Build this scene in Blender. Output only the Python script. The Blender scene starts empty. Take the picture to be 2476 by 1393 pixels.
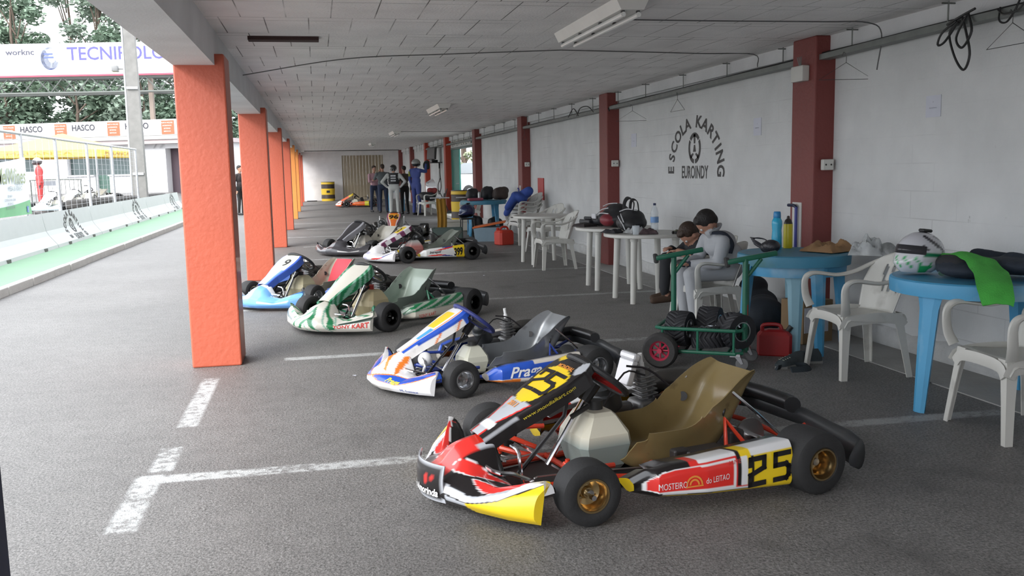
import bpy, bmesh, math, random
import numpy as np
from mathutils import Vector, Matrix, Euler, noise
PI = math.pi
sc = bpy.context.scene
COL = sc.collection
# ---------------------------------------------------------------- camera
CAM_YAW, CAM_PITCH, CAM_ROLL, CAM_F = 0.20671, 0.12949, -0.02042, 2215.25
cam_d = bpy.data.cameras.new('camera'); cam = bpy.data.objects.new('camera', cam_d); COL.objects.link(cam)
cam_d.sensor_width = 36.0; cam_d.lens = CAM_F / 2476 * 36.0; cam_d.clip_start = .05; cam_d.clip_end = 400
_R = Vector((math.cos(CAM_YAW), -math.sin(CAM_YAW), 0)); _D = Vector((math.sin(CAM_YAW), math.cos(CAM_YAW), 0)); _Z = Vector((0, 0, 1))
_F = _D * math.cos(CAM_PITCH) - _Z * math.sin(CAM_PITCH); _U = _D * math.sin(CAM_PITCH) + _Z * math.cos(CAM_PITCH)
_Rr = _R * math.cos(CAM_ROLL) + _U * math.sin(CAM_ROLL); _Ur = _U * math.cos(CAM_ROLL) - _R * math.sin(CAM_ROLL)
_m = Matrix((_Rr, _Ur, -_F)).transposed().to_4x4(); _m.translation = (0, 0, 1.42)
cam.matrix_world = _m
sc.camera = cam
# ---------------------------------------------------------------- overcast sky, soft daylight
w = bpy.data.worlds.new('overcast_sky'); sc.world = w; w.use_nodes = True
_nt = w.node_tree; _nt.nodes.clear()
_o = _nt.nodes.new('ShaderNodeOutputWorld'); _b = _nt.nodes.new('ShaderNodeBackground'); _nt.links.new(_b.outputs[0], _o.inputs[0])
_tc = _nt.nodes.new('ShaderNodeTexCoord'); _no = _nt.nodes.new('ShaderNodeTexNoise'); _no.inputs['Scale'].default_value = 3; _no.inputs['Detail'].default_value = 5
_nt.links.new(_tc.outputs['Generated'], _no.inputs['Vector'])
_cr = _nt.nodes.new('ShaderNodeValToRGB'); _cr.color_ramp.elements[0].position = .35; _cr.color_ramp.elements[0].color = (.80, .88, .98, 1)
_cr.color_ramp.elements[1].position = .7; _cr.color_ramp.elements[1].color = (1, 1, 1, 1)
_nt.links.new(_no.outputs['Fac'], _cr.inputs[0]); _nt.links.new(_cr.outputs[0], _b.inputs[0]); _b.inputs[1].default_value = 2.2
_sd = bpy.data.lights.new('veiled_sun', 'SUN'); _sd.energy = 3.2; _sd.angle = math.radians(40); _sd.color = (1, .98, .95)
_s = bpy.data.objects.new('veiled_sun', _sd); COL.objects.link(_s); _s.rotation_euler = (math.radians(54), 0, math.radians(-42))
vs = sc.view_settings; vs.view_transform = 'Standard'; vs.look = 'None'; vs.gamma = 1; vs.use_curve_mapping = False; vs.exposure = 0.7
random.seed(7)
# ================================================================ materials
MATS = {}
def lin(c):
    if isinstance(c, str):
        c = [int(c[i:i+2], 16) / 255 for i in (0, 2, 4)]
        c = [x / 12.92 if x <= .04045 else ((x + .055) / 1.055) ** 2.4 for x in c]
    return (c[0], c[1], c[2], 1)
def mat(name, col=(.5, .5, .5), rough=.5, metal=0, var=.08, nscale=6, bump=0, bscale=60, alpha=1, trans=0, attr=False, coat=0, emit=None, spec=None, dirt=None):
    """principled material with procedural tone variation, optional bump, optional livery read from the 'Col' attribute"""
    if name in MATS: return MATS[name]
    m = bpy.data.materials.new(name); m.use_nodes = True; MATS[name] = m
    nt = m.node_tree; N = nt.nodes; L = nt.links; p = N['Principled BSDF']
    tc = N.new('ShaderNodeTexCoord'); no = N.new('ShaderNodeTexNoise'); no.inputs['Scale'].default_value = nscale; no.inputs['Detail'].default_value = 4
    L.new(tc.outputs['Object'], no.inputs['Vector'])
    mx = N.new('ShaderNodeMix'); mx.data_type = 'RGBA'; mx.blend_type = 'MULTIPLY'; mx.inputs[0].default_value = 1
    cr = N.new('ShaderNodeMapRange'); cr.inputs[3].default_value = 1 - var; cr.inputs[4].default_value = 1 + var
    L.new(no.outputs['Fac'], cr.inputs[0]); L.new(cr.outputs[0], mx.inputs[7])
    if attr:
        a = N.new('ShaderNodeAttribute'); a.attribute_name = 'Col'; L.new(a.outputs['Color'], mx.inputs[6])
    else: mx.inputs[6].default_value = lin(col)
    src = mx.outputs[2]
    if dirt:
        n2 = N.new('ShaderNodeTexNoise'); n2.inputs['Scale'].default_value = dirt[1]; n2.inputs['Detail'].default_value = 8; L.new(tc.outputs['Object'], n2.inputs['Vector'])
        r2 = N.new('ShaderNodeMapRange'); r2.inputs[1].default_value = dirt[2]; r2.inputs[2].default_value = dirt[2] + .15; r2.inputs[4].default_value = dirt[3]; L.new(n2.outputs['Fac'], r2.inputs[0])
        m2 = N.new('ShaderNodeMix'); m2.data_type = 'RGBA'; L.new(r2.outputs[0], m2.inputs[0]); L.new(src, m2.inputs[6]); m2.inputs[7].default_value = lin(dirt[0]); src = m2.outputs[2]
    L.new(src, p.inputs['Base Color'])
    p.inputs['Roughness'].default_value = rough; p.inputs['Metallic'].default_value = metal
    if spec is not None: p.inputs['Specular IOR Level'].default_value = spec
    if coat: p.inputs['Coat Weight'].default_value = coat; p.inputs['Coat Roughness'].default_value = .08
    if trans: p.inputs['Transmission Weight'].default_value = trans
    if alpha < 1: p.inputs['Alpha'].default_value = alpha
    if emit: p.inputs['Emission Color'].default_value = lin(emit[0]); p.inputs['Emission Strength'].default_value = emit[1]
    if bump:
        n3 = N.new('ShaderNodeTexNoise'); n3.inputs['Scale'].default_value = bscale; n3.inputs['Detail'].default_value = 3; L.new(tc.outputs['Object'], n3.inputs['Vector'])
        b = N.new('ShaderNodeBump'); b.inputs['Strength'].default_value = bump; b.inputs['Distance'].default_value = .01; L.new(n3.outputs['Fac'], b.inputs['Height']); L.new(b.outputs[0], p.inputs['Normal'])
    return m
# ================================================================ mesh building
def V3(p): return Vector(p)
def rot_to(d):
    return Vector(d).to_track_quat('Z', 'Y').to_matrix().to_4x4()
def TR(loc=(0, 0, 0), rot=(0, 0, 0), s=1):
    S = Matrix.Diagonal((*(s if hasattr(s, '__len__') else (s, s, s)), 1))
    return Matrix.Translation(loc) @ Euler(rot).to_matrix().to_4x4() @ S
_hull = {}
class MB:
    def __init__(s): s.v = []; s.f = []; s.m = []; s.s = []; s.c = {}
    def add(s, V, F, m=0, smooth=True, T=None, cols=None):
        b = len(s.v)
        if T is not None: V = [T @ Vector(p) for p in V]
        s.v.extend([tuple(p) for p in V])
        for f in F: s.f.append(tuple(i + b for i in f)); s.m.append(m); s.s.append(smooth)
        if cols is not None:
            for i, c in enumerate(cols): s.c[b + i] = c
        return s
    def box(s, c, size, r=0, rot=(0, 0, 0), m=0, T=None):
        h = [x / 2 for x in size]; r = min(r, min(h) * .95); key = (tuple(round(x, 5) for x in h), round(r, 5))
        if key not in _hull:
            if r <= 0:
                V = [(x * h[0], y * h[1], z * h[2]) for x in (-1, 1) for y in (-1, 1) for z in (-1, 1)]
                F = [(0, 1, 3, 2), (4, 6, 7, 5), (0, 4, 5, 1), (2, 3, 7, 6), (0, 2, 6, 4), (1, 5, 7, 3)]
            else:
                bm = bmesh.new(); q = r * .3
                for sx in (-1, 1):
                    for sy in (-1, 1):
                        for sz in (-1, 1):
                            for a in ((0, r, r), (r, 0, r), (r, r, 0), (q, q, r), (q, r, q), (r, q, q)):
                                bm.verts.new((sx * (h[0] - a[0]), sy * (h[1] - a[1]), sz * (h[2] - a[2])))
                bmesh.ops.convex_hull(bm, input=bm.verts); bmesh.ops.dissolve_limit(bm, angle_limit=.02, verts=bm.verts, edges=bm.edges)
                bm.verts.index_update(); V = [v.co[:] for v in bm.verts]; F = [[v.index for v in f.verts] for f in bm.faces]; bm.free()
            _hull[key] = (V, F)
        V, F = _hull[key]; M = TR(c, rot)
        if T is not None: M = T @ M
        return s.add(V, F, m, False, M)
    def hull(s, pts, m=0, T=None, smooth=False):
        bm = bmesh.new()
        for p in pts: bm.verts.new(p)
        bmesh.ops.convex_hull(bm, input=bm.verts); bm.verts.index_update()
        loose = [v for v in bm.verts if not v.link_faces]
        bmesh.ops.delete(bm, geom=loose, context='VERTS'); bm.verts.index_update()
        s.add([v.co[:] for v in bm.verts], [[v.index for v in f.verts] for f in bm.faces], m, smooth, T); bm.free(); return s
    def loft(s, rings, m=0, caps=True, smooth=True, closed=True, T=None, cols=None):
        n = len(rings[0]); V = [p for r in rings for p in r]; F = []
        for i in range(len(rings) - 1):
            for j in range(n if closed else n - 1):
                k = (j + 1) % n; F.append((i * n + j, i * n + k, (i + 1) * n + k, (i + 1) * n + j))
        if caps and closed: F.append(tuple(range(n - 1, -1, -1))); F.append(tuple((len(rings) - 1) * n + j for j in range(n)))
        return s.add(V, F, m, smooth, T, cols)
    def tube(s, pts, r, n=8, m=0, closed=False, T=None, sub=0, caps=True, flat=None):
        P = [Vector(p) for p in pts]; R = list(r) if hasattr(r, '__len__') else [r] * len(P)
        if sub: P, R = smooth_path(P, R, sub, closed)
        N = len(P); rings = []; prev = None
        for i in range(N):
            a = P[(i - 1) % N] if closed or i else P[0]; b = P[(i + 1) % N] if closed or i < N - 1 else P[-1]
            t = (b - a); t = t.normalized() if t.length > 1e-9 else Vector((0, 0, 1))
            if prev is None:
                u = t.orthogonal().normalized()
                if flat is not None:
                    u = Vector(flat); u = (u - t * u.dot(t)).normalized()
            else: u = (prev - t * prev.dot(t)); u = u.normalized() if u.length > 1e-6 else t.orthogonal().normalized()
            prev = u; v = t.cross(u); e = (1, 1) if not isinstance(R[i], tuple) else None
            ra, rb = (R[i], R[i]) if e else R[i]
            rings.append([P[i] + u * (ra * math.cos(2 * PI * j / n)) + v * (rb * math.sin(2 * PI * j / n)) for j in range(n)])
        if closed: rings.append(rings[0]); return s.loft(rings, m, False, True, True, T)
        return s.loft(rings, m, caps, True, True, T)
    def rod(s, a, b, r, r2=None, n=10, m=0, T=None): return s.tube([a, b], [r, r if r2 is None else r2], n, m, T=T)
    def lathe(s, prof, n=20, T=None, m=0, smooth=True):
        rings = [[(r * math.cos(2 * PI * j / n), r * math.sin(2 * PI * j / n), z) for j in range(n)] for r, z in prof]
        k = len(s.v); s.loft(rings, m, False, smooth, True, T)
        for e, (r, z) in ((0, prof[0]), (len(prof) - 1, prof[-1])):
            if r <= .025 or e == 0 and r < .05: s.f.append(tuple(k + e * n + j for j in (range(n - 1, -1, -1) if e == 0 else range(n)))); s.m.append(m); s.s.append(False)
        return s
    def ball(s, c, r, n=14, m=0, T=None, rot=(0, 0, 0)):
        r = r if hasattr(r, '__len__') else (r, r, r)
        prof = [(max(1e-4, math.sin(PI * k / n)), -math.cos(PI * k / n)) for k in range(n + 1)]
        M = TR(c, rot, r); return s.lathe(prof, n + 4, (T @ M) if T is not None else M, m)
    def sheet(s, fn, nu, nv, m=0, T=None, paint=None, thick=0, smooth=True):
        """surface fn(u,v), u,v in 0..1; paint(u,v) -> colour; thick -> doubled along the normal"""
        V = []; Cc = [] if paint else None
        for j in range(nv + 1):
            for i in range(nu + 1):
                V.append(Vector(fn(i / nu, j / nv)))
                if paint: Cc.append(paint(i / nu, j / nv))
        w1 = nu + 1; F = [(j * w1 + i, j * w1 + i + 1, (j + 1) * w1 + i + 1, (j + 1) * w1 + i) for j in range(nv) for i in range(nu)]
        if thick:
            Nn = [Vector((0, 0, 0)) for _ in V]
            for f in F:
                nrm = (V[f[2]] - V[f[0]]).cross(V[f[3]] - V[f[1]])
                for i in f: Nn[i] += nrm
            k = len(V); V2 = [V[i] - (Nn[i].normalized() * thick if Nn[i].length > 0 else Nn[i]) for i in range(k)]
            F2 = [tuple(reversed([i + k for i in f])) for f in F]
            rim = [i for i in range(w1)] + [j * w1 + nu for j in range(1, nv + 1)] + [nv * w1 + i for i in range(nu - 1, -1, -1)] + [j * w1 for j in range(nv - 1, 0, -1)]
            E = [(rim[(i + 1) % len(rim)], rim[i], rim[i] + k, rim[(i + 1) % len(rim)] + k) for i in range(len(rim))]
            return s.add(V + V2, F + F2 + E, m, smooth, T, Cc + Cc if Cc else None)
        return s.add(V, F, m, smooth, T, Cc)
    def prism(s, out, z0, z1, m=0, T=None, smooth=False):
        n = len(out); V = [(x, y, z0) for x, y in out] + [(x, y, z1) for x, y in out]
        F = [tuple(range(n - 1, -1, -1)), tuple(range(n, 2 * n))] + [(i, (i + 1) % n, n + (i + 1) % n, n + i) for i in range(n)]
        return s.add(V, F, m, smooth, T)
def smooth_path(P, R, sub, closed=False):
    N = len(P); Q = []; S = []
    g = lambda i: P[i % N] if closed else (P[i] if 0 <= i < N else (P[0] * 2 - P[1] if i < 0 else P[-1] * 2 - P[-2]))
    rng = range(N if closed else N - 1)
    tup = any(isinstance(x, tuple) for x in R)
    for i in rng:
        a, b, c, d = g(i - 1), g(i), g(i + 1), g(i + 2)
        for k in range(sub):
            t = k / sub
            Q.append(.5 * ((2 * b) + (c - a) * t + (2 * a - 5 * b + 4 * c - d) * t * t + (3 * b - a - 3 * c + d) * t ** 3))
            r0, r1 = R[i], R[(i + 1) % N]
            S.append(tuple(x * (1 - t) + y * t for x, y in zip(r0, r1)) if tup else r0 * (1 - t) + r1 * t)
    if not closed: Q.append(P[-1].copy()); S.append(R[-1])
    return Q, S
def build(name, mb, mats, parent=None, sharp=35, **props):
    me = bpy.data.meshes.new(name); me.from_pydata(mb.v, [], mb.f)
    mats = mats if isinstance(mats, (list, tuple)) else [mats]
    for m in mats: me.materials.append(m)
    me.polygons.foreach_set('material_index', mb.m); me.polygons.foreach_set('use_smooth', mb.s)
    if mb.c:
        at = me.color_attributes.new('Col', 'FLOAT_COLOR', 'POINT')
        buf = np.ones((len(mb.v), 4), 'f') * .5
        for i, c in mb.c.items(): buf[i, :3] = c[:3]
        at.data.foreach_set('color', buf.ravel())
    me.validate(); me.update()
    if any(mb.s):
        try: me.set_sharp_from_angle(angle=math.radians(sharp))
        except Exception: pass
    o = bpy.data.objects.new(name, me); COL.objects.link(o)
    if parent: o.parent = parent
    for k, v in props.items(): o[k] = v
    return o
def thing(name, label, cat, loc=(0, 0, 0), rz=0, group=None, rot=None, scale=1):
    o = bpy.data.objects.new(name, None); COL.objects.link(o); o.location = loc; o.rotation_euler = rot or (0, 0, rz)
    o.scale = (scale,) * 3; o.empty_display_size = .05
    o['label'] = label; o['category'] = cat
    if group: o['group'] = group
    return o
def tag(o, label, cat, group=None, loc=None, rz=None, rot=None):
    o['label'] = label; o['category'] = cat
    if group: o['group'] = group
    if loc is not None: o.location = loc
    if rz is not None: o.rotation_euler = (0, 0, rz)
    if rot is not None: o.rotation_euler = rot
    return o
def struct(name, mb, mats, **k): return build(name, mb, mats, kind='structure', **k)
def copy_tree(o, parent=None, label=None, loc=None, rz=None, group=None):
    c = o.copy(); COL.objects.link(c)
    if parent is not None: c.parent = parent
    if label: c['label'] = label
    if loc is not None: c.location = loc
    if rz is not None: c.rotation_euler = (0, 0, rz)
    if group: c['group'] = group
    for ch in [x for x in o.children]: copy_tree(ch, c)
    return c
# ---------------------------------------------------------------- lettering
_txt = {}
def text_mesh(body, bold=0.0, space=1.0, align='CENTER', shear=0):
    key = (body, bold, space, align, shear)
    if key in _txt: return _txt[key]
    cu = bpy.data.curves.new('t', 'FONT'); cu.body = body; cu.size = 1; cu.offset = bold; cu.space_character = space; cu.align_x = align; cu.align_y = 'CENTER'; cu.fill_mode = 'FRONT'; cu.resolution_u = 3; cu.shear = shear
    o = bpy.data.objects.new('t', cu); COL.objects.link(o); dg = bpy.context.evaluated_depsgraph_get(); dg.update()
    me = bpy.data.meshes.new_from_object(o.evaluated_get(dg)); V = [v.co.copy() for v in me.vertices]; F = [tuple(p.vertices) for p in me.polygons]
    bpy.data.objects.remove(o); bpy.data.curves.remove(cu); bpy.data.meshes.remove(me)
    if V:
        cy = (min(v.y for v in V) + max(v.y for v in V)) / 2
        for v in V: v.y -= cy
    _txt[key] = (V, F); return V, F
def put_text(mb, body, h, T, m=0, wscale=1, bold=0, space=1, align='CENTER', fn=None, shear=0, width=None):
    """letters of cap height h in the local xy plane of T; fn maps (x,y) to a point on a curved surface instead"""
    V, F = text_mesh(body, bold, space, align, shear)
    if not V: return
    k = h / .73; ws = wscale
    if width:
        w0 = max(v.x for v in V) - min(v.x for v in V); ws = width / (w0 * k)
    Q = [(v.x * k * ws, v.y * k, 0) for v in V]
    if fn: mb.add([fn(x, y) for x, y, _ in Q], F, m, False)
    else: mb.add(Q, F, m, False, T)
def frame(origin, right, up):
    r = Vector(right).normalized(); u = Vector(up); u = (u - r * u.dot(r)).normalized(); n = r.cross(u)
    M = Matrix((r, u, n)).transposed().to_4x4(); M.translation = origin; return M
# ---------------------------------------------------------------- soft bodies grown as one surface
def blob(name, prims, mats, voxel=.02, parent=None, smooth=6, T=None, **props):
    """prims: ('c', p0, p1, r0, r1, mat) tapered limb | ('e', centre, radii, rot, mat) ellipsoid; fused into ONE skin"""
    mb = MB()
    for q in prims:
        if q[0] == 'c':
            a, b = Vector(q[1]), Vector(q[2]); r0, r1 = q[3], q[4]; d = b - a; L = max(d.length, 1e-5); M = Matrix.Translation(a) @ rot_to(d)
            prof = [(max(1e-4, r0 * math.sin(t)), -r0 * math.cos(t)) for t in (0.02, .5, 1.0)] + [(r0 * (1 - k) + r1 * k, L * k) for k in (0, .33, .66, 1)] + [(max(1e-4, r1 * math.cos(t)), L + r1 * math.sin(t)) for t in (.5, 1.0, 1.55)]
            mb.lathe(prof, 14, M)
        else: mb.ball(q[1], q[2], 12, 0, rot=q[3])
    o = build(name + '_src', mb, [])
    md = o.modifiers.new('r', 'REMESH'); md.mode = 'VOXEL'; md.voxel_size = voxel; md.use_smooth_shade = True
    ms = o.modifiers.new('s', 'SMOOTH'); ms.iterations = smooth; ms.factor = .5
    dg = bpy.context.evaluated_depsgraph_get(); me = bpy.data.meshes.new_from_object(o.evaluated_get(dg)); bpy.data.objects.remove(o)
    me.name = name
    for m in (mats if isinstance(mats, (list, tuple)) else [mats]): me.materials.append(m)
    C = np.zeros(len(me.polygons) * 3, 'f'); me.polygons.foreach_get('center', C); C = C.reshape(-1, 3)
    best = np.full(len(C), 1e9); idx = np.zeros(len(C), int)
    for q in prims:
        if q[0] == 'c':
            a, b = np.array(q[1], float), np.array(q[2], float); ab = b - a; t = np.clip(((C - a) @ ab) / max(ab @ ab, 1e-9), 0, 1)
            d = np.linalg.norm(C - a - t[:, None] * ab, axis=1) - (q[3] * (1 - t) + q[4] * t)
        else:
            Rm = np.array(Euler(q[3]).to_matrix()); rr = q[2] if hasattr(q[2], '__len__') else (q[2],) * 3; rr = np.array(rr, float)
            l = (C - np.array(q[1])) @ Rm; d = (np.linalg.norm(l / rr, axis=1) - 1) * rr.min()
        m = d < best; best[m] = d[m]; idx[m] = q[-1]
    me.polygons.foreach_set('material_index', idx.astype('i')); me.polygons.foreach_set('use_smooth', [True] * len(C)); me.update()
    ob = bpy.data.objects.new(name, me); COL.objects.link(ob)
    if parent: ob.parent = parent
    if T is not None: ob.matrix_world = T
    for k, v in props.items(): ob[k] = v
    return ob
def lerp(a, b, t): return a + (b - a) * t
def sstep(a, b, x):
    t = min(1, max(0, (x - a) / (b - a))); return t * t * (3 - 2 * t)
def crv(tab, x):
    """piecewise linear look-up"""
    if x <= tab[0][0]: return tab[0][1]
    for (a, p), (b, q) in zip(tab, tab[1:]):
        if x <= b: return lerp(p, q, (x - a) / (b - a)) if not isinstance(p, tuple) else tuple(lerp(i, j, (x - a) / (b - a)) for i, j in zip(p, q))
    return tab[-1][1]
# ================================================================ THE PIT BUILDING
CX0, CX1, CY0, CS, CD = -0.961, -0.607, 7.012, 5.596, 0.386      # open-side columns
PX, WX = 4.081, 4.262                                             # pilaster face, right wall
CEIL, BEAM = 2.46, 2.20; YB, YF = -16.0, 47.9; KX = 3.80
def n_(nt, t, **k):
    n = nt.nodes.new('ShaderNode' + t)
    for a, b in k.items(): setattr(n, a, b)
    return n
def math_(nt, op, a, b=None, c=None):
    n = n_(nt, 'Math', operation=op)
    for i, x in enumerate((a, b, c)):
        if x is None: continue
        if isinstance(x, (int, float)): n.inputs[i].default_value = x
        else: nt.links.new(x, n.inputs[i])
    return n.outputs[0]
def noise_(nt, vec, scale, detail=4, rough=.5):
    n = n_(nt, 'TexNoise'); n.inputs['Scale'].default_value = scale; n.inputs['Detail'].default_value = detail; n.inputs['Roughness'].default_value = rough
    nt.links.new(vec, n.inputs['Vector']); return n.outputs['Fac']
def ramp_(nt, f, a, b, c0=0, c1=1):
    n = n_(nt, 'MapRange'); n.inputs[1].default_value = a; n.inputs[2].default_value = b; n.inputs[3].default_value = c0; n.inputs[4].default_value = c1; nt.links.new(f, n.inputs[0]); return n.outputs[0]
def mixc(nt, f, a, b):
    n = n_(nt, 'Mix', data_type='RGBA')
    for i, x in ((0, f), (6, a), (7, b)):
        if isinstance(x, (tuple, list)): n.inputs[i].default_value = x
        elif isinstance(x, (int, float)): n.inputs[i].default_value = x
        else: nt.links.new(x, n.inputs[i])
    return n.outputs[2]
def asphalt():
    m = bpy.data.materials.new('asphalt'); m.use_nodes = True; nt = m.node_tree; p = nt.nodes['Principled BSDF']; L = nt.links
    co = n_(nt, 'TexCoord').outputs['Object']; sx = n_(nt, 'SeparateXYZ'); L.new(co, sx.inputs[0]); X, Y = sx.outputs[0], sx.outputs[1]
    big = noise_(nt, co, .7, 3); fine = noise_(nt, co, 75, 4, .8); mid = noise_(nt, co, 9, 5)
    v = n_(nt, 'TexVoronoi'); v.inputs['Scale'].default_value = 120; L.new(co, v.inputs['Vector']); vo = v.outputs['Distance']
    t = math_(nt, 'ADD', ramp_(nt, fine, .33, .67, .25, 1.75), ramp_(nt, mid, .3, .7, -.1, .1)); t = math_(nt, 'MULTIPLY', t, ramp_(nt, big, .3, .7, .88, 1.1))
    speck = math_(nt, 'MULTIPLY', ramp_(nt, vo, .0, .12, 1, 0), ramp_(nt, noise_(nt, co, 40, 2), .5, .6, 0, 1))
    base = mixc(nt, 1, (0, 0, 0, 1), (.158, .152, .147, 1))
    mm = n_(nt, 'Mix', data_type='RGBA', blend_type='MULTIPLY'); mm.inputs[0].default_value = 1; L.new(base, mm.inputs[6]); L.new(t, mm.inputs[7]); base = mm.outputs[2]
    base = mixc(nt, math_(nt, 'MULTIPLY', speck, .35), base, (.42, .41, .4, 1))
    # oil stains and tyre-dark patches inside the bays
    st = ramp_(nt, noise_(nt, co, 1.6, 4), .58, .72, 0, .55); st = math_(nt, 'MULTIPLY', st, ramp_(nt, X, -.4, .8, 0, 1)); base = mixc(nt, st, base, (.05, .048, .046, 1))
    # worn white paint of the bay lines
    wear = noise_(nt, co, 22, 6, .7); wear2 = noise_(nt, co, 2.2, 2); Yn = math_(nt, 'ADD', Y, math_(nt, 'MULTIPLY', math_(nt, 'SUBTRACT', X, 1.6), .012)); tot = None
    def box(x0, x1, y0, y1, yy=None):
        yy = yy or Y; e = .012
        a = math_(nt, 'MULTIPLY', ramp_(nt, X, x0 - e, x0 + e), ramp_(nt, X, x1 - e, x1 + e, 1, 0)); b = math_(nt, 'MULTIPLY', ramp_(nt, yy, y0 - e, y0 + e), ramp_(nt, yy, y1 - e, y1 + e, 1, 0)); return math_(nt, 'MULTIPLY', a, b)
    for i, y in enumerate((4.40, 7.12, 9.86, 12.55, 15.35, 18.1, 20.9, 23.7, 26.5)):
        b = box(-.86 if i % 2 == 0 else -.3, 4.0, y - .055, y + .055, Yn); tot = b if tot is None else math_(nt, 'MAXIMUM', tot, b)
    for x0, x1, y0, y1 in ((-.84, -.73, 5.35, 6.62), (-.9, -.78, 3.78, 4.5), (-.86, -.75, 4.55, 4.95)): tot = math_(nt, 'MAXIMUM', tot, box(x0, x1, y0, y1))
    keep = ramp_(nt, math_(nt, 'ADD', wear, math_(nt, 'MULTIPLY', math_(nt, 'SUBTRACT', wear2, .5), .5)), .40, .56, 0, 1)
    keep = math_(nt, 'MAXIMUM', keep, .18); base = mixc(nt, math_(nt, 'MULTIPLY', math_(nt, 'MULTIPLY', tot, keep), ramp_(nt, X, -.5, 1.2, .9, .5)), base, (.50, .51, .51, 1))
    L.new(base, p.inputs['Base Color']); p.inputs['Roughness'].default_value = .58; p.inputs['Specular IOR Level'].default_value = .5
    b = n_(nt, 'Bump'); b.inputs['Strength'].default_value = .5; b.inputs['Distance'].default_value = .004; L.new(math_(nt, 'ADD', fine, math_(nt, 'MULTIPLY', vo, .8)), b.inputs['Height']); L.new(b.outputs[0], p.inputs['Normal'])
    return m
def painted(name, col, mortar=None, marks=.5, axes='YZ', bw=.5, bh=.2, colm=None, msize=.004, rough=.75, bump=.25, extra=None):
    """painted plaster or block work: faint courses and scuffs"""
    m = bpy.data.materials.new(name); m.use_nodes = True; nt = m.node_tree; p = nt.nodes['Principled BSDF']; L = nt.links
    co = n_(nt, 'TexCoord').outputs['Object']; sx = n_(nt, 'SeparateXYZ'); L.new(co, sx.inputs[0]); cb = n_(nt, 'CombineXYZ')
    for i, a in enumerate(axes): L.new(sx.outputs['XYZ'.index(a)], cb.inputs[i])
    base = mixc(nt, ramp_(nt, noise_(nt, co, 2.5, 6), .3, .7), lin(col), tuple(x * .86 for x in lin(col)[:3]) + (1,))
    h = noise_(nt, co, 60, 3)
    if mortar:
        br = n_(nt, 'TexBrick'); br.inputs['Scale'].default_value = 1; br.inputs['Brick Width'].default_value = bw; br.inputs['Row Height'].default_value = bh; br.inputs['Mortar Size'].default_value = msize; br.inputs['Mortar Smooth'].default_value = .3; br.offset = .5
        L.new(cb.outputs[0], br.inputs['Vector']); seen = ramp_(nt, noise_(nt, co, 1.3, 4), *marks_rng(marks))
        bf = br.outputs['Fac']
        if extra:
            fr = math_(nt, 'FRACT', math_(nt, 'DIVIDE', sx.outputs['XYZ'.index(axes[1])], bh)); d_ = math_(nt, 'ABSOLUTE', math_(nt, 'SUBTRACT', fr, extra)); bf = math_(nt, 'MAXIMUM', bf, ramp_(nt, d_, .004, .009, .8, 0))
        f = math_(nt, 'MULTIPLY', bf, seen); base = mixc(nt, f, base, lin(mortar)); h = math_(nt, 'SUBTRACT', h, math_(nt, 'MULTIPLY', br.outputs['Fac'], .6))
    sc_ = math_(nt, 'MULTIPLY', ramp_(nt, noise_(nt, co, 7, 8, .7), .66, .72), ramp_(nt, noise_(nt, co, .9, 2), .5, .62)); base = mixc(nt, math_(nt, 'MULTIPLY', sc_, .5), base, (.2, .19, .18, 1))
    L.new(base, p.inputs['Base Color']); p.inputs['Roughness'].default_value = rough
    b = n_(nt, 'Bump'); b.inputs['Strength'].default_value = bump; b.inputs['Distance'].default_value = .01; L.new(h, b.inputs['Height']); L.new(b.outputs[0], p.inputs['Normal']); return m
def marks_rng(k): return (k - .1, k + .1, 0.05, 1)
M_ASPH = asphalt(); M_WALL = painted('white wall paint', (.70, .705, .70), (.50, .50, .50), .62, 'YZ', .5, .2, msize=.004)
M_CEIL = painted('whitewashed block ceiling', (.84, .82, .81), (.16, .15, .145), .46, 'XY', .295, .725, msize=.0045, bump=.5, extra=.18)
M_BEAM = painted('white concrete beam', (.74, .74, .75), rough=.8); M_FAR = painted('white back wall paint', (.84, .82, .82), (.6, .6, .6), .6, 'XZ', .5, .2)
M_ORG = mat('orange column paint', (.50, .105, .055), .45, var=.06, nscale=5, bump=.3, bscale=30, coat=.1); M_ORG2 = mat('amber column paint', (.72, .26, .06), .42, var=.06, nscale=5, bump=.3, bscale=30)
M_RED = mat('brick red pilaster paint', '7c3c38', .55, var=.08, nscale=4, bump=.4, bscale=25); M_ORED = mat('orange red pilaster paint', 'b03c26', .5, var=.06, nscale=4, bump=.3, bscale=25)
# ground, one sheet: flat under the roof and on the lane, rising beyond the barrier
def gz_(x, y):
    if x > 4.9: return .25 * sstep(5.0, 5.8, x) * sstep(20, 28, y)
    if x > -6.0: return 0
    return .50 * sstep(5.9, 8.2, -x) * sstep(16, 32, y)
mb = MB(); mb.sheet(lambda u, v: (lambda x, y: (x, y, gz_(x, y)))(lerp(-60, 40, u), lerp(-20, 100, v)), 200, 120)
struct('floor', mb, M_ASPH)
M_STRIP = mat('grey concrete apron', (.30, .295, .28), .85, var=.25, nscale=3, bump=.5, bscale=30)
mb = MB(); mb.box(((KX + WX) / 2, (YB + YF) / 2, .001), (WX - KX, YF - YB, .012)); struct('trim_1', mb, M_STRIP)
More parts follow.
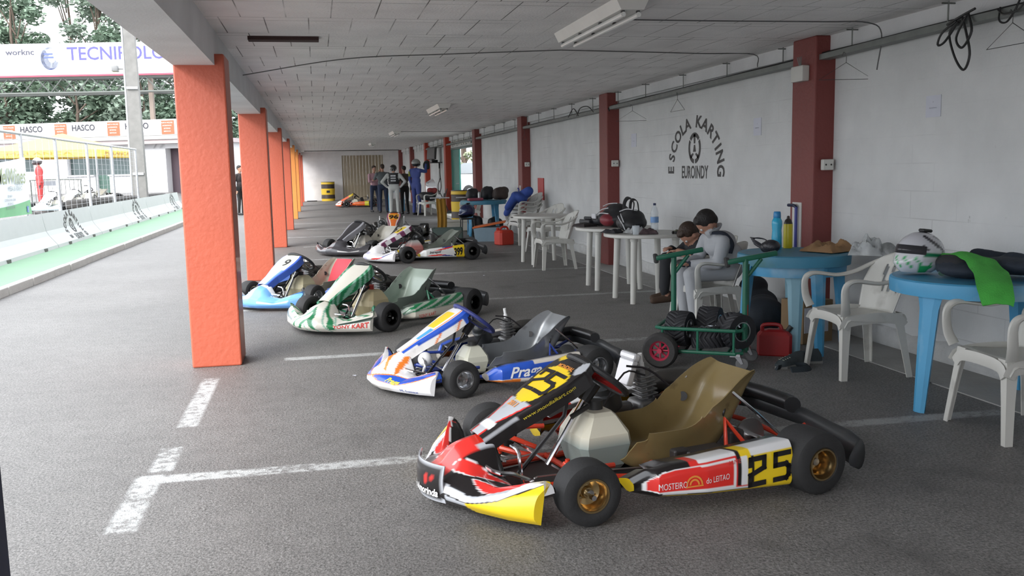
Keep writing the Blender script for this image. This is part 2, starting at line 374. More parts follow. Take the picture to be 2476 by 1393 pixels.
# right wall in pieces round the doorway, with a roughly rendered foot
DY0, DY1, DZ = 25.30, 29.45, 2.06
mb = MB()
for y0, y1, z0, z1 in ((YB, DY0, 0, CEIL), (DY1, YF, 0, CEIL), (DY0, DY1, DZ, CEIL)): mb.box((WX + .1, (y0 + y1) / 2, (z0 + z1) / 2), (.2, y1 - y0, z1 - z0))
struct('wall_right', mb, M_WALL)
random.seed(3); rn = [random.uniform(-1, 1) for _ in range(400)]
def skirt(u, v):
    y = lerp(YB, DY0, v); q = noise.noise(Vector((y * 2.3, u * 2, 0))); top = .15 + .03 * q + .02 * noise.noise(Vector((y * 9, 5, 0)))
    z = [0.0, .05 + .02 * noise.noise(Vector((y * 6, 1, 0))), top * .8, top, top][min(4, int(round(u * 4)))]
    x = [.012, .035 + .012 * noise.noise(Vector((y * 7, 3, 0))), .03 + .008 * q, .02, 0][min(4, int(round(u * 4)))]
    return (WX - x, y, z)
mb = MB(); mb.sheet(skirt, 4, 420); struct('baseboard_right', mb, mat('rough white render', (.55, .55, .54), .9, var=.2, nscale=9, bump=.8, bscale=40))
# ceiling, ceiling band above the cable tray, beam on the open side
mb = MB(); mb.box(((CX1 + WX + .2) / 2 - .1, (YB + YF) / 2, CEIL + .1), (WX + .2 - CX1 + .25, YF - YB, .2)); struct('ceiling', mb, M_CEIL)
mb = MB(); mb.box(((CX0 - .0 + CX1 - .067) / 2, (YB + YF) / 2, (BEAM + 2.75) / 2), (CX1 - .067 - CX0, YF - YB, 2.75 - BEAM)); struct('trim_2', mb, M_BEAM)
mb = MB(); mb.box((WX - .02, (YB + YF) / 2, 2.40), (.06, YF - YB, .12)); struct('trim_3', mb, M_BEAM)
mb = MB(); mb.box((-1.15, (YB + YF) / 2, 2.68), (.4, YF - YB, .12)); mb.box((1.5, (YB + YF) / 2, 2.72), (6, YF - YB + .4, .06)); struct('trim_4', mb, M_BEAM)
# knocked-out ceiling blocks: a solid strip, the opening's shade painted into its colour
mb = MB(); mb.box((-.195, 7.46, CEIL - .012), (.53, .13, .03)); tag(build('broken_ceiling_block', mb, mat('clay with painted shade', (.055, .03, .028), .95, bump=.6)), 'dark slot where ceiling blocks are broken open near the first orange column', 'ceiling hole')
# back wall, roller door
mb = MB(); RX0, RX1, RZ = 1.32, 3.40, 2.26
for x0, x1, z0, z1 in ((-1.4, RX0, 0, 2.7), (RX1, WX + .2, 0, 2.7), (RX0, RX1, RZ, 2.7)): mb.box(((x0 + x1) / 2, YF + .1, (z0 + z1) / 2), (x1 - x0, .2, z1 - z0))
struct('wall_back', mb, M_FAR)
mb = MB(); n = 26
for i in range(n):
    x = lerp(RX0, RX1, (i + .5) / n); mb.box((x, YF + .05 - (.012 if i % 2 else 0), RZ / 2), ((RX1 - RX0) / n * .98, .03, RZ), .004)
struct('door_1', mb, mat('beige corrugated door', 'a3957d', .6, var=.1, nscale=2))
mb = MB(); mb.box((1.6, YB - .1, 1.35), (6, .2, 2.7)); struct('wall_front_light_block', mb, M_FAR)  # unseen end wall behind the camera, added to cut light on the floor
# columns on the open side
for i in range(-4, 8):
    y = CY0 + i * CS; mt = M_ORG2 if i in (4, 5) else M_ORG; h = BEAM + (0 if i < 7 else 0)
    mb = MB()
    def colr(z, dx=0): return [(CX0 + dx, y + dx, z), (CX1 - dx, y + dx, z), (CX1 - dx, y + CD - dx, z), (CX0 + dx, y + CD - dx, z)]
    mb.box(((CX0 + CX1) / 2, y + CD / 2, (BEAM + .08) / 2), (CX1 - CX0, CD, BEAM + .08), .012)
    if i < 0: build('trim_8', mb, mt, kind='structure'); continue
    lab = ['orange square column standing alone in front at the left, nearest and widest', 'orange column second in the row, behind the blue kart with number 9', 'orange column third in the row, just right of the second', 'orange red column fourth in the row, before the amber ones', 'amber orange column fifth in the row, first of the yellower ones', 'amber orange column sixth in the row, second of the yellower ones', 'slim far orange column seventh in the row', 'farthest orange column against the white back wall'][i]
    tag(build('concrete_column', mb, mt), lab, 'column', 'orange columns along the open side')
# pilasters on the right wall
plab = ['broad brick red pilaster behind the blue table with the bottles', 'brick red pilaster behind the white tables with sports bags', 'brick red pilaster behind the stacked chairs with blue cloth', 'brick red pilaster at the near side of the open doorway', 'orange red pilaster at the hinge side of the teal door', 'orange red pilaster past the doorway, left of the television shelf', 'dark red pilaster just behind the blue suited person', 'farthest red pilaster by the corner with the back wall']
for i in range(-2, 8):
    y = 7.053 + i * CS; mt = M_RED if i < 4 or i > 5 else M_ORED
    mb = MB(); mb.box(((PX + WX + .02) / 2, y + .19, CEIL / 2), (WX + .02 - PX, .38, CEIL), .012)
    if i < 0: build('trim_9', mb, mt, kind='structure'); continue
    tag(build('wall_pilaster', mb, mt), plab[i], 'pilaster', 'red pilasters along the right wall')
# teal door leaf standing open into the bays
r = thing('door_2', '', '', (4.30, 29.42, 0), math.radians(-90)); del r['label'], r['category']; r['kind'] = 'structure'
mb = MB(); mb.box((.79, 0, 1.03), (1.55, .045, 2.03), .006); mb.box((.79, 0, .22), (1.5, .055, .05), .004); mb.box((.79, 0, 1.85), (1.5, .055, .05), .004)
M_TEAL = mat('teal door paint', '2f8074', .45, var=.06); build('door_leaf', mb, M_TEAL, r)
mb = MB(); mb.tube([(1.45, -.03, 1.0), (1.45, -.08, 1.0), (1.35, -.09, 1.0)], .012); build('door_handle', mb, mat('dull steel', (.5, .5, .5), .35, 1), r)
mb = MB()
for y0 in (DY0 + .03, DY1 - .03): mb.box((WX + .06, y0, DZ / 2), (.12, .05, DZ))
mb.box((WX + .06, (DY0 + DY1) / 2, DZ + .02), (.14, DY1 - DY0 + .1, .06)); struct('trim_5', mb, mat('grey frame paint', (.16, .2, .19), .6))
mb = MB(); n = 9                                                        # scalloped strip of old blind above the doorway
for i in range(n): mb.box((WX - .03, DY0 + .2 + i * .43, DZ + .16 + .02 * (i % 2)), (.02, .32, .16), .005)
tag(build('rolled_door_blind', mb, mat('pale plastic', (.55, .54, .5), .6)), 'pale ragged strip blind above the open doorway', 'blind')

# ---------------------------------------------------------------- wall fittings
M_STEEL = mat('galvanised tray', (.22, .23, .22), .55, .6, var=.25, nscale=8); M_BLK = mat('black rubber cable', (.02, .02, .02), .5); M_WIRE = mat('grey cable', (.12, .12, .12), .6); M_HANG = mat('thin steel wire', (.1, .1, .1), .4, .8)
tx = WX - .10
mb = MB()
def tray_z(y): return 2.30 if y < 5 else crv([(5, 2.30), (7, 2.285), (12.5, 2.245), (24, 2.22), (48, 2.20)], y)
ys = [YB + i * .7 for i in range(75)]
prof = [(-.05, -.022), (.05, -.022), (.05, .03), (.044, .03), (.044, -.016), (-.044, -.016), (-.044, .022), (-.05, .022)]
mb.loft([[(tx + a, y, tray_z(y) + b + .01 * noise.noise(Vector((y * .6, 0, 0)))) for a, b in prof] for y in ys], 0)
random.seed(4)
tr = thing('cable_tray', 'long grey metal cable tray hung along the top of the right wall', 'cable tray', (0, 0, 0)); build('tray', mb, M_STEEL, tr)
for y in [0.9 + i * 1.15 for i in range(38)]:
    b = MB(); z = tray_z(y); dx = random.uniform(-.03, .03); b.rod((tx + dx, y, z - .02), (tx + dx, y, CEIL), .006, n=5); b.rod((tx + dx - .05, y, CEIL - .015), (tx + dx + .05, y, CEIL - .015), .006, n=5); build('hanger_rod', b, M_STEEL, tr)
b = MB()
for k in range(3): b.tube([(tx - .02 + .02 * k, y, tray_z(y) + .03 + .012 * noise.noise(Vector((y, k * 3, 0)))) for y in ys], .008, 5)
build('cable_bundle', b, M_BLK, tr)
def loops(name, pts_list, r, mt, label, cat, group=None):
    b = MB()
    for pts in pts_list: b.tube(pts, r, 6, sub=6)
    return tag(build(name, b, mt), label, cat, group)
yc = 5.32
loops('cable_coil', [[(tx - .06, yc + .02, 2.31), (tx - .07, yc + .10, 2.24), (tx - .07, yc + .04, 2.08), (tx - .07, yc - .05, 1.99), (tx - .07, yc - .10, 2.08), (tx - .07, yc - .06, 2.22), (tx - .06, yc, 2.33)],
    [(tx - .06, yc - .05, 2.34), (tx - .08, yc + .02, 2.2), (tx - .08, yc - .04, 2.13), (tx - .08, yc - .12, 2.22), (tx - .06, yc - .06, 2.34)],
    [(tx - .06, yc + .05, 2.31), (tx - .08, yc + .16, 2.25), (tx - .08, yc + .2, 2.18), (tx - .08, yc + .13, 2.19), (tx - .07, yc + .02, 2.3)],
    [(tx - .06, yc - .12, 2.36), (tx - .07, yc, 2.33), (tx - .06, yc + .14, 2.30)]], .008, M_BLK, 'black power cable looped over the tray at the upper right', 'cable')
loops('cable_coil', [[(tx - .06, 4.98, 2.33), (tx - .08, 4.96, 2.25), (tx - .08, 4.9, 2.23), (tx - .08, 4.84, 2.28), (tx - .06, 4.82, 2.35)], [(tx - .06, 5.0, 2.32), (tx - .08, 4.92, 2.28), (tx - .08, 4.8, 2.29), (tx - .06, 4.75, 2.37)]], .006, M_BLK, 'short black cable loops hanging nearest the right edge', 'cable')
loops('cable_coil', [[(tx - .05, 13.4, 2.24), (tx - .05, 13.7, 2.34), (tx - .05, 14.1, 2.34), (tx - .05, 14.3, 2.23)], [(tx - .05, 14.2, 2.23), (tx - .05, 14.5, 2.36), (tx - .05, 14.8, 2.24)], [(tx - .06, 13.0, 2.24), (tx - .06, 12.75, 2.3), (tx - .06, 12.6, 2.2)]], .008, M_BLK, 'black cable arched over the tray between the second and third pilasters', 'cable')
def hanger(y, z, rz, label, flat=True):
    b = MB(); w_ = .21
    b.tube([(0, 0, .0), (0, .0, .05), (0, .02, .08), (0, .03, .05)], .0025, 5, sub=4); b.tube([(0, 0, 0), (0, w_, -.13), (0, -w_, -.13)], .0025, 5, closed=True)
    o = build('wire_coat_hanger', b, M_HANG); tag(o, label, 'coat hanger', 'wire hangers on the cable tray', (tx - .07, y, z), rz)
hanger(10.06, 2.17, 0, 'thin wire coat hanger hanging above the stencilled school logo')
hanger(6.62, 2.19, math.radians(78), 'wire coat hanger seen edge on beside the broad near pilaster')
hanger(4.86, 2.22, 0, 'wire coat hanger at the upper right picture edge')
hanger(18.0, 2.12, 0, 'wire coat hanger in front of the third pilaster')
hanger(11.6, 2.14, math.radians(70), 'wire coat hanger seen edge on just before the second pilaster')
# ceiling wires
def wire(name, pts, label, r=.005): b = MB(); b.tube(pts, r, 5, sub=5); return tag(build(name, b, M_WIRE), label, 'wire')
wire('ceiling_wire', [(-.62, 9.0, 2.33), (.3, 8.7, 2.445), (1.2, 8.35, 2.45), (2.17, 8.02, 2.45)], 'thin dark wire slanting over the ceiling from the first orange column')
wire('ceiling_wire', [(2.17, 8.02, 2.45), (3.0, 8.12, 2.45), (3.6, 8.2, 2.45), (4.12, 8.24, 2.45), (4.14, 8.2, 2.33)], 'thin wire running across the ceiling to the tray beside the near pilaster')
wire('ceiling_wire', [(2.2, 6.36, 2.45), (2.9, 6.33, 2.445), (3.7, 6.3, 2.445), (4.05, 6.28, 2.44), (4.16, 6.27, 2.36), (4.15, 6.3, 2.1)], 'thin wire from the near lamp to the tray, bending down at the wall')
wire('ceiling_wire', [(2.1, 24.6, 2.45), (3.2, 24.8, 2.445), (4.1, 24.8, 2.44)], 'far ceiling wire running right from the third lamp')
wire('ceiling_wire', [(-.5, 44.9, 2.44), (1.7, 45, 2.44), (4.0, 45, 2.43)], 'dark wire along the top of the white back wall', .02)
# fluorescent fittings
M_LAMPW = mat('lamp body enamel', (.72, .71, .68), .4, var=.08); M_TUBE = mat('fluorescent tube glass', (.8, .8, .78), .2)
def lamp(x, y0, y1, label):
    r = thing('fluorescent_lamp', label, 'ceiling lamp', (x, (y0 + y1) / 2, CEIL), 0, 'fluorescent lamps down the middle of the ceiling'); L_ = y1 - y0
    b = MB(); b.prism([(-.11, 0), (.11, 0), (.075, -.07), (-.075, -.07)], -L_ / 2, L_ / 2, T=Matrix.Rotation(PI / 2, 4, 'X') @ Matrix.Identity(4)); 
    for v in range(len(b.v)): a = b.v[v]; b.v[v] = (a[0], a[1], -abs(a[2]))
    build('housing', b, M_LAMPW, r)
    for s in (-1, 1):
        b = MB(); b.rod((s * .05, -L_ / 2 + .03, -.095), (s * .05, L_ / 2 - .03, -.095), .016); build('lamp_tube', b, M_TUBE, r)
        for k in (-.47, -.16, .16, .47):
            b = MB(); b.box((s * .05, k * L_, -.083), (.02, .03, .04), .004); build('clip', b, mat('dark clip', (.06, .06, .06), .5), r)
lamp(1.98, 5.6, 7.12, 'twin tube ceiling lamp at the top, nearest of the four, cut by the frame')
lamp(2.03, 14.6, 16.1, 'small twin tube ceiling lamp, second from the front')
lamp(2.12, 24.3, 25.8, 'twin tube ceiling lamp third from the front, seen end on')
lamp(2.1, 34.0, 35.5, 'far twin tube ceiling lamp nearest the back wall')
# boxes, sockets, papers, fire sign
M_PL = mat('white plastic', (.62, .61, .57), .4, var=.06); M_DK = mat('black plastic', (.025, .025, .025), .45)
r = thing('junction_box', 'white square junction box high on the broad near pilaster', 'junction box', (PX - .035, 7.24, 2.165)); b = MB(); b.box((0, 0, 0), (.07, .19, .13), .008); build('box', b, M_PL, r)
b = MB(); [b.rod((-.01 + .01 * k, -.03 + .03 * k, .065), (-.01, -.03 + .03 * k, .14), .004) for k in range(3)]; build('conduit', b, M_STEEL, r)
for y, z, lab in ((7.02, 1.40, 'white double power socket on the near face of the broad pilaster'), (12.62, 1.465, 'white power socket on the second pilaster'), (18.22, 1.50, 'small white power socket on the third pilaster')):
    r = thing('power_socket', lab, 'socket', (PX + .105, y, z), 0, 'sockets on the pilasters'); b = MB(); b.box((0, -.005, 0), (.10, .045, .09), .008); build('cover', b, M_PL, r)
    for s in (-1, 1): b = MB(); b.rod((s * .024, -.029, 0), (s * .024, -.02, 0), .008, n=8); build('pin_hole', b, M_DK, r)
M_PAPER = mat('printed paper', (.62, .63, .70), .8); M_INK = mat('faded ink', (.25, .25, .32), .8)
for y, z, h_, w_, lab in ((5.78, 1.795, .15, .16, 'white paper notice taped to the wall right of the near pilaster'), (8.42, 1.78, .17, .16, 'white paper notice between the logo and the near pilaster'), (12.02, 1.77, .18, .2, 'small white paper notice left of the stencilled logo')):
    b = MB(); b.box((WX - .003, y, z), (.003, w_, h_)); T = frame((WX - .006, y, z + .03), (0, -1, 0), (0, 0, 1)); put_text(b, 'o', .014, T, 1); put_text(b, 'kartodromo', .012, frame((WX - .006, y, z - .01), (0, -1, 0), (0, 0, 1)), 1)
    tag(build('paper_notice', b, [M_PAPER, M_INK]), lab, 'notice', 'paper notices on the right wall')
r = thing('water_tap', 'blue pipe and black tap in a white niche on the broad near pilaster', 'tap', (PX, 7.30, .9)); b = MB(); b.box((-.004, 0, -.08), (.008, .15, .52)); build('niche_panel', b, M_PL, r)
b = MB(); b.tube([(-.03, -.03, -.35), (-.03, -.03, .1), (-.03, -.03, .14)], .014, sub=3); build('pipe', b, mat('blue pipe', (.05, .06, .28), .4), r)
b = MB(); b.tube([(-.03, -.03, .14), (-.04, 0, .155), (-.05, .07, .155)], .014, sub=3); build('tap_spout', b, mat('dark blue plastic', (.02, .025, .06), .4), r)
b = MB(); b.box((WX - .01, 17.35, 1.02), (.02, .45, .42), .003); tag(build('red_wall_sign', b, mat('red sign', (.45, .03, .03), .5)), 'red rectangular sign on the wall beside the third pilaster', 'sign')
r = thing('water_tap', 'blue pipe with a tap in a white niche on the third pilaster', 'tap', (PX, 18.42, .85)); b = MB(); b.box((-.004, 0, 0), (.008, .12, .45)); build('niche_panel', b, M_PL, r); b = MB(); b.tube([(-.03, .03, -.4), (-.03, .03, .15), (-.05, 0, .17)], .016); build('pipe', b, mat('blue pipe', (.05, .06, .28), .4), r)
# cracks and a dark smudge on the plaster beside the near pilaster belong to the wall; stencilled logo
M_STEN = mat('black stencil paint', (.085, .08, .078), .8, var=.25, nscale=30)
def logo_on(b, T, s, m=0, fn=None):
    """arched school name over a steering wheel, 1 unit wide, in the xy plane of T scaled by s"""
    R = .5
    def put(body, ang, h, bold=.03):
        a = math.radians(ang); M = T @ Matrix.Diagonal((s, s, s, 1)) @ Matrix.Translation((R * math.sin(a), R * 1.05 * math.cos(a), 0)) @ Matrix.Rotation(-a, 4, 'Z')
        put_text(b, body, h, M, m, bold=bold)
    for c, a in zip('ESCOLA', (-90, -74, -60, -44, -30, -17)): put(c, a, .13)
    for c, a in zip('KARTING', (9, 24, 39, 52, 63, 75, 91)): put(c, a, .13)
    S_ = T @ Matrix.Diagonal((s, s, s, 1))
    def arc(a0, a1, r0, r1, n=10):
        P = [(r1 * math.cos(math.radians(lerp(a0, a1, i / n))), r1 * 1.35 * math.sin(math.radians(lerp(a0, a1, i / n))) + .24) for i in range(n + 1)] + [(r0 * math.cos(math.radians(lerp(a1, a0, i / n))), r0 * 1.35 * math.sin(math.radians(lerp(a1, a0, i / n))) + .24) for i in range(n + 1)]
        b.add([(x, y, 0) for x, y in P], [(i, i + 1, 2 * n - i, 2 * n + 1 - i) for i in range(n)], m, False, S_)
    arc(40, 140, .09, .125); arc(146, 264, .09, .125); arc(-84, 34, .09, .125)
    for P in (((-.02, .39), (.02, .39), (.015, .29), (-.015, .29)), ((-.012, .275), (.012, .275), (.03, .2), (-.03, .2)), ((-.03, .19), (-.015, .17), (-.075, .12), (-.085, .16)), ((.03, .19), (.015, .17), (.075, .12), (.085, .16))): b.add([(x, y, 0) for x, y in P], [(0, 1, 2, 3)], m, False, S_)
    put_text(b, 'EUROINDY', .14, S_ @ Matrix.Translation((0, -.02, 0)), m, width=.53, bold=.02)
b = MB(); logo_on(b, frame((WX - .002, 9.96, 1.36), (0, -1, 0), (0, 0, 1)) @ Matrix.Diagonal((1, .74, 1, 1)), 1.42); tag(build('stencilled_logo', b, M_STEN), 'black stencilled karting school logo with a steering wheel on the white wall', 'logo')
# ================================================================ OUTSIDE
M_WHT = mat('white building paint', (.60, .60, .61), .7, var=.05, nscale=3); M_CONC = mat('pale concrete', (.50, .49, .46), .85, var=.15, nscale=6, bump=.4); M_BAR = mat('white painted concrete', (.50, .51, .51), .6, var=.06, nscale=3, bump=.2)
M_GRN = mat('pale green paint', (.17, .30, .19), .7, var=.08, nscale=2, bump=.3); M_GALV = mat('galvanised tube', (.45, .46, .48), .4, .6, var=.1); M_WINT = mat('dark window', (.05, .07, .07), .25, var=.3, nscale=2)
def bx0(y): return -4.80 - .019 * (y - 15.8)
mb = MB(); ys = [6 + i * .5 for i in range(72)]
mb.loft([[(-3.83 - .0, y, 0), (-3.83, y, .10), (-3.95, y, .10), (bx0(y) - .9, y, .10), (bx0(y) - .9, y, 0)] for y in ys], 0, smooth=False)
struct('trim_6', mb, M_GRN)
random.seed(5)
kb = thing('kerb', 'row of rough grey kerb stones edging the pale green strip', 'kerb')
y = 6.0
while y < 41:
    L_ = random.uniform(.9, 1.1); b = MB(); b.box((-3.80 + random.uniform(-.01, .01), y + L_ / 2, .052), (.11, L_ - .02, .118), .012); build('kerb_stone', b, M_CONC, kb); y += L_
# concrete barrier segments, profile given as (set-back from the foot, height)
BP = [(0, .08), (.015, .16), (.15, .33), (.20, .42), (.26, .755)]
def seg(y0, y1, logo, label, z0=.10):
    r = thing('concrete_barrier', label, 'barrier', (bx0((y0 + y1) / 2), (y0 + y1) / 2, z0), math.atan(.019), 'white concrete barriers beside the lane'); L_ = (y1 - y0) / 2 - .015
    b = MB(); half = [(-x, z - .10 + .0) for x, z in [(0, .10)] + BP[1:]]; full = half + [(-.52 - x, z) for x, z in reversed(half)]
    b.loft([[(x, yy, z) for x, z in full] for yy in (-L_, -L_ + .01, 0, L_ - .01, L_)], 0, smooth=False)
    M_ = [M_BAR, M_STEN]
    if logo:
        f = MB(); logo_on(f, Matrix.Identity(4), .95)
        def mp(p):
            x, t = p[0], p[1] * 1.02 + .17; pr = [(a, c - .10) for a, c in BP]; d = 0
            for (a0, z_0), (a1, z_1) in zip(pr, pr[1:]):
                l = math.hypot(a1 - a0, z_1 - z_0)
                if t <= d + l or (a1, z_1) == pr[-1]: k = (t - d) / l; return (-(a0 + (a1 - a0) * k) + .006, x * 1.35, z_0 + (z_1 - z_0) * k + .001)
                d += l
        b.add([mp(p) for p in f.v], f.f, 1, False)
    build('block', b, M_, r)
    for yy in (-L_ * .55, L_ * .55):
        n = MB(); n.box((-.005, yy, .02), (.04, .16, .07), .003); build('lifting_notch', n, mat('dark notch', (.12, .12, .11), .9), r)
y = 6.75; k = 0
names = ['', '', '', 'white concrete barrier nearest the photographer at the left edge', 'white concrete barrier with the big near stencilled logo', 'plain white concrete barrier between the first and second logos', 'white concrete barrier carrying the second smaller stencilled logo', 'plain white concrete barrier between the second and third logos', 'white concrete barrier at the far end with the third logo']
for k in range(2, 9):
    y0 = 18.85 + (k - 4) * 4.05; seg(y0, y0 + 4.05, k in (4, 6, 8), names[k] or 'white concrete barrier just outside the left picture edge')
# fence of galvanised posts and wires
fr = thing('wire_fence', 'galvanised wire fence with sloping look top rail behind the barriers'.replace(' sloping look', ''), 'fence', (-5.70, 0, 0))
b = MB(); b.tube([(0, 8, 2.33), (0, 16, 2.32), (0, 24, 2.29), (0, 32, 2.29)], .032, 8); build('top_rail', b, M_GALV, fr)
for y in (8, 11, 14, 17, 20, 22.5, 25.4, 28.3, 31.9): b = MB(); b.rod((0, y, 0), (0, y, 2.3), .038); build('post', b, M_GALV, fr)
b = MB()
for i in range(13): b.rod((0, 8, .5 + i * .14), (0, 32, .5 + i * .14), .004, n=4)
y = 8.0
while y < 32: b.tube([(0, y, .4), (0, y + .0, 2.28)], .0035, 4); y += .5
build('wire_mesh', b, M_GALV, fr, kind='stuff')
r = thing('banner', 'white advertising banner with a green foot tied to the fence at the left edge', 'banner', (-5.65, 0, 0))
M_BANW = mat('white banner cloth', (.74, .77, .82), .6, var=.04); M_BANG = mat('green banner foot', (.18, .42, .22), .6, var=.2, nscale=3); M_BTX = mat('banner grey print', (.30, .33, .32), .7); M_BTG = mat('banner olive print', (.32, .36, .22), .7); M_BLU = mat('banner blue mark', (.15, .25, .5), .6)
b = MB(); Y0, Y1 = 15.0, 20.0
def bz(u, v): return (.02 + .02 * math.sin(u * 9 + v * 3), lerp(Y0, Y1 + .07 * (1 - v), u), lerp(.72, 1.84 - .14 * math.sin(PI * u), v))
b.sheet(bz, 20, 8, 0, thick=.004); b.sheet(lambda u, v: (lambda p: (p[0] + .006, p[1], p[2]))(bz(u, v * (.13 + .12 * u ** 2))), 20, 3, 1)
Tb = lambda y, z: frame((.05, y, z), (0, 1, 0), (0, 0, 1))
put_text(b, 'MelWines', .30, Tb(18.9, 1.47), 3, shear=.3, width=1.7, bold=.01); put_text(b, 'CAFE', .07, Tb(19.3, 1.33), 2); put_text(b, 'MESA & VINHO', .09, Tb(19.1, 1.24), 2)
for z, t in ((1.10, 'DE BEBER'), (1.03, 'COMIDAS PARA LEVAR'), (.96, 'DE SERVICO'), (.89, 'ABERTO E CARTA')): put_text(b, t, .045, Tb(18.75, z), 2)
b.box((.05, 19.77, .82), (.004, .12, .12), m=4); put_text(b, 'f', .09, frame((.056, 19.78, .81), (0, 1, 0), (0, 0, 1)), 0, bold=.02)
build('cloth', b, [M_BANW, M_BANG, M_BTX, M_BTG, M_BLU], r)
# lattice lamp pole
r = thing('concrete_pole', 'tall grey concrete lamp pole rising behind the barriers', 'pole', (-4.25, 24.5, 0)); r.location = (-5.97, 33.9, 0)
b = MB(); b.loft([[(sx * w_, sy * w_ * .8, z) for sx, sy in ((-1, -1), (1, -1), (1, 1), (-1, 1))] for z, w_ in ((0, .23), (9, .15))], 0, smooth=False); build('shaft', b, mat('aged concrete', (.20, .195, .185), .85, var=.25, nscale=5, bump=.5), r)
for z in (1.5, 4.4): b = MB(); b.box((0, -.19, z), (.36, .06, .09), .01); build('clamp', b, M_GALV, r)
b = MB(); b.rod((-.26, -.1, 0), (-.2, -.08, 8), .04); build('conduit', b, M_GALV, r)
b = MB(); b.box((-.52, -.05, 5.05), (.2, .3, .2), .02); b.rod((-.1, 0, 5.05), (-.5, 0, 5.05), .02); build('camera_arm', b, mat('grey casing', (.2, .2, .2), .5), r)
# far building: local frame s along the facade, n towards the lane
A2 = Vector((-14.3, 46)); TD = (Vector((-6.1, 42.4)) - A2).normalized(); FN = Vector((TD.y, -TD.x))
FT = Matrix(((TD.x, TD.y, 0, 0), (FN.x, FN.y, 0, 0), (0, 0, 1, 0), (0, 0, 0, 1))).transposed(); FT = Matrix.Translation((A2.x * 1.3, A2.y * 1.3, 1.42 * -.3)) @ FT.to_3x3().to_4x4() @ Matrix.Scale(1.3, 4)
bd = thing('race_building', 'long low white clubhouse with dark windows across the track', 'building')
def fb(name, boxes, m, parent=bd, r_=0):
    b = MB()
    for s0, s1, n0, n1, z0, z1 in boxes: b.box(((s0 + s1) / 2, (n0 + n1) / 2, (z0 + z1) / 2), (s1 - s0, abs(n1 - n0), z1 - z0), r_)
    return build(name, b, m, parent), b
bd.matrix_world = FT
fb('wall', [(-14, .0, -2.5, 0, 0, 2.85), (2.06, 3.79, -2.5, 0, 0, 2.85), (6.97, 8.68, -2.5, 0, 0, 2.85), (0, 2.06, -2.5, 0, 0, 1.72), (3.79, 5.15, -2.5, 0, 0, 1.5), (5.85, 6.97, -2.5, 0, 0, 1.5), (9.9, 11.6, -2, 0, 0, 2.85), (0, 9.9, -2.5, 0, 2.6, 2.85), (-14, 11.4, -2.5, -.5, 0, 2.8)], M_WHT)
for s0, s1, z0, z1 in ((0, 2.06, 1.72, 2.6), (3.79, 6.97, 1.5, 2.6)): fb('window', [(s0, s1, -.3, -.22, z0, z1)], M_WINT)
fb('door', [(5.15, 5.85, -.3, -.2, .6, 1.5)], mat('dark green door', (.05, .10, .08), .5)); fb('doorway', [(8.68, 9.9, -.45, -.4, .6, 2.6)], mat('dark interior', (.06, .04, .05), .8))
fb('window_sill', [(3.7, 5.15, -.1, .12, 1.46, 1.52), (5.85, 7.06, -.1, .12, 1.46, 1.52)], M_WHT)
fb('roof_edge', [(-14, 11.8, -2.6, .5, 2.8, 2.98)], mat('pinkish fascia', (.45, .38, .38), .7)); fb('gutter', [(-14, 11.8, .45, .6, 2.98, 3.18)], M_CONC)
b = MB(); T_ = FT.to_3x3().to_4x4()
for z, t in ((1.95, 'o'),): logo_on(b, frame((7.9, .006, 1.3), (1, 0, 0), (0, 0, 1)) @ Matrix.Identity(4), 1.0)
for i, v in enumerate(b.v): b.v[i] = (v[0], abs(v[1]), v[2])
build('stencilled_logo', b, mat('faded stencil', (.42, .42, .42), .8), bd)
r = thing('roof_banner', 'long white and orange sponsor banner along the clubhouse roof', 'banner'); r.matrix_world = FT
M_OB = mat('orange banner panel', (.62, .10, .045), .6, var=.05); M_BW = mat('white banner vinyl', (.62, .62, .62), .5, var=.03); M_INK2 = mat('dark grey print', (.03, .03, .04), .6)
b = MB(); b.box((-.8, .62, 3.48), (24.8, .03, .66), m=0)
FL_ = lambda s, z, n=.64: frame((s, n, z), (1, 0, 0), (0, 0, 1))
def fl_text(b, t, h, s, z, m, n=.645, **k):
    M = Matrix(((1, 0, 0, s), (0, 0, 1, n), (0, 1, 0, z), (0, 0, 0, 1))); put_text(b, t, h, M, m, **k)
for i in range(-4, 4):
    s = 1.5 + i * 2.59; b.box((s, .638, 3.46), (.60, .012, .58), m=1)
    for k in range(4): fl_text(b, ('PORTA MOLDES', 'ACESSORIOS', 'SISTEMAS', 'SERVICOS')[k], .055, s - .03, 3.66 - k * .12, 0, .648)
    fl_text(b, 'HASCO', .26, s + 1.12, 3.56, 2, width=1.12, bold=.025); fl_text(b, 'normalizados para moldes', .06, s + 1.3, 3.24, 3, shear=.3)
build('vinyl', b, [M_BW, M_OB, M_INK2, mat('pale grey print', (.45, .47, .5), .6)], r)
# yellow canopy
r = thing('yellow_canopy', 'yellow pop-up canopy with printed valance before the clubhouse windows', 'canopy', (-8.85, 36.0, .50), math.radians(-10)); M_YC = mat('yellow canopy cloth', (.85, .62, .12), .7, var=.06)
b = MB(); W_ = 1.9
b.add([(-W_, -W_, 1.86), (W_, -W_, 1.86), (W_, W_, 1.86), (-W_, W_, 1.86), (0, 0, 2.50)], [(0, 1, 4), (1, 2, 4), (2, 3, 4), (3, 0, 4)], 0, False)
for a in range(4):
    T_ = Matrix.Rotation(a * PI / 2, 4, 'Z'); b.sheet(lambda u, v: (lerp(-W_, W_, u), -W_ - .01 * math.sin(u * 30) * (1 - v), lerp(1.62, 1.86, v)), 30, 1, 0, T_)
    put_text(b, 'MALANCA', .11, T_ @ frame((0, -W_ - .02, 1.76), (1, 0, 0), (0, 0, 1)), 1, width=2.2); put_text(b, 'pneus e acessorios', .05, T_ @ frame((0, -W_ - .02, 1.66), (1, 0, 0), (0, 0, 1)), 1, width=2.4)
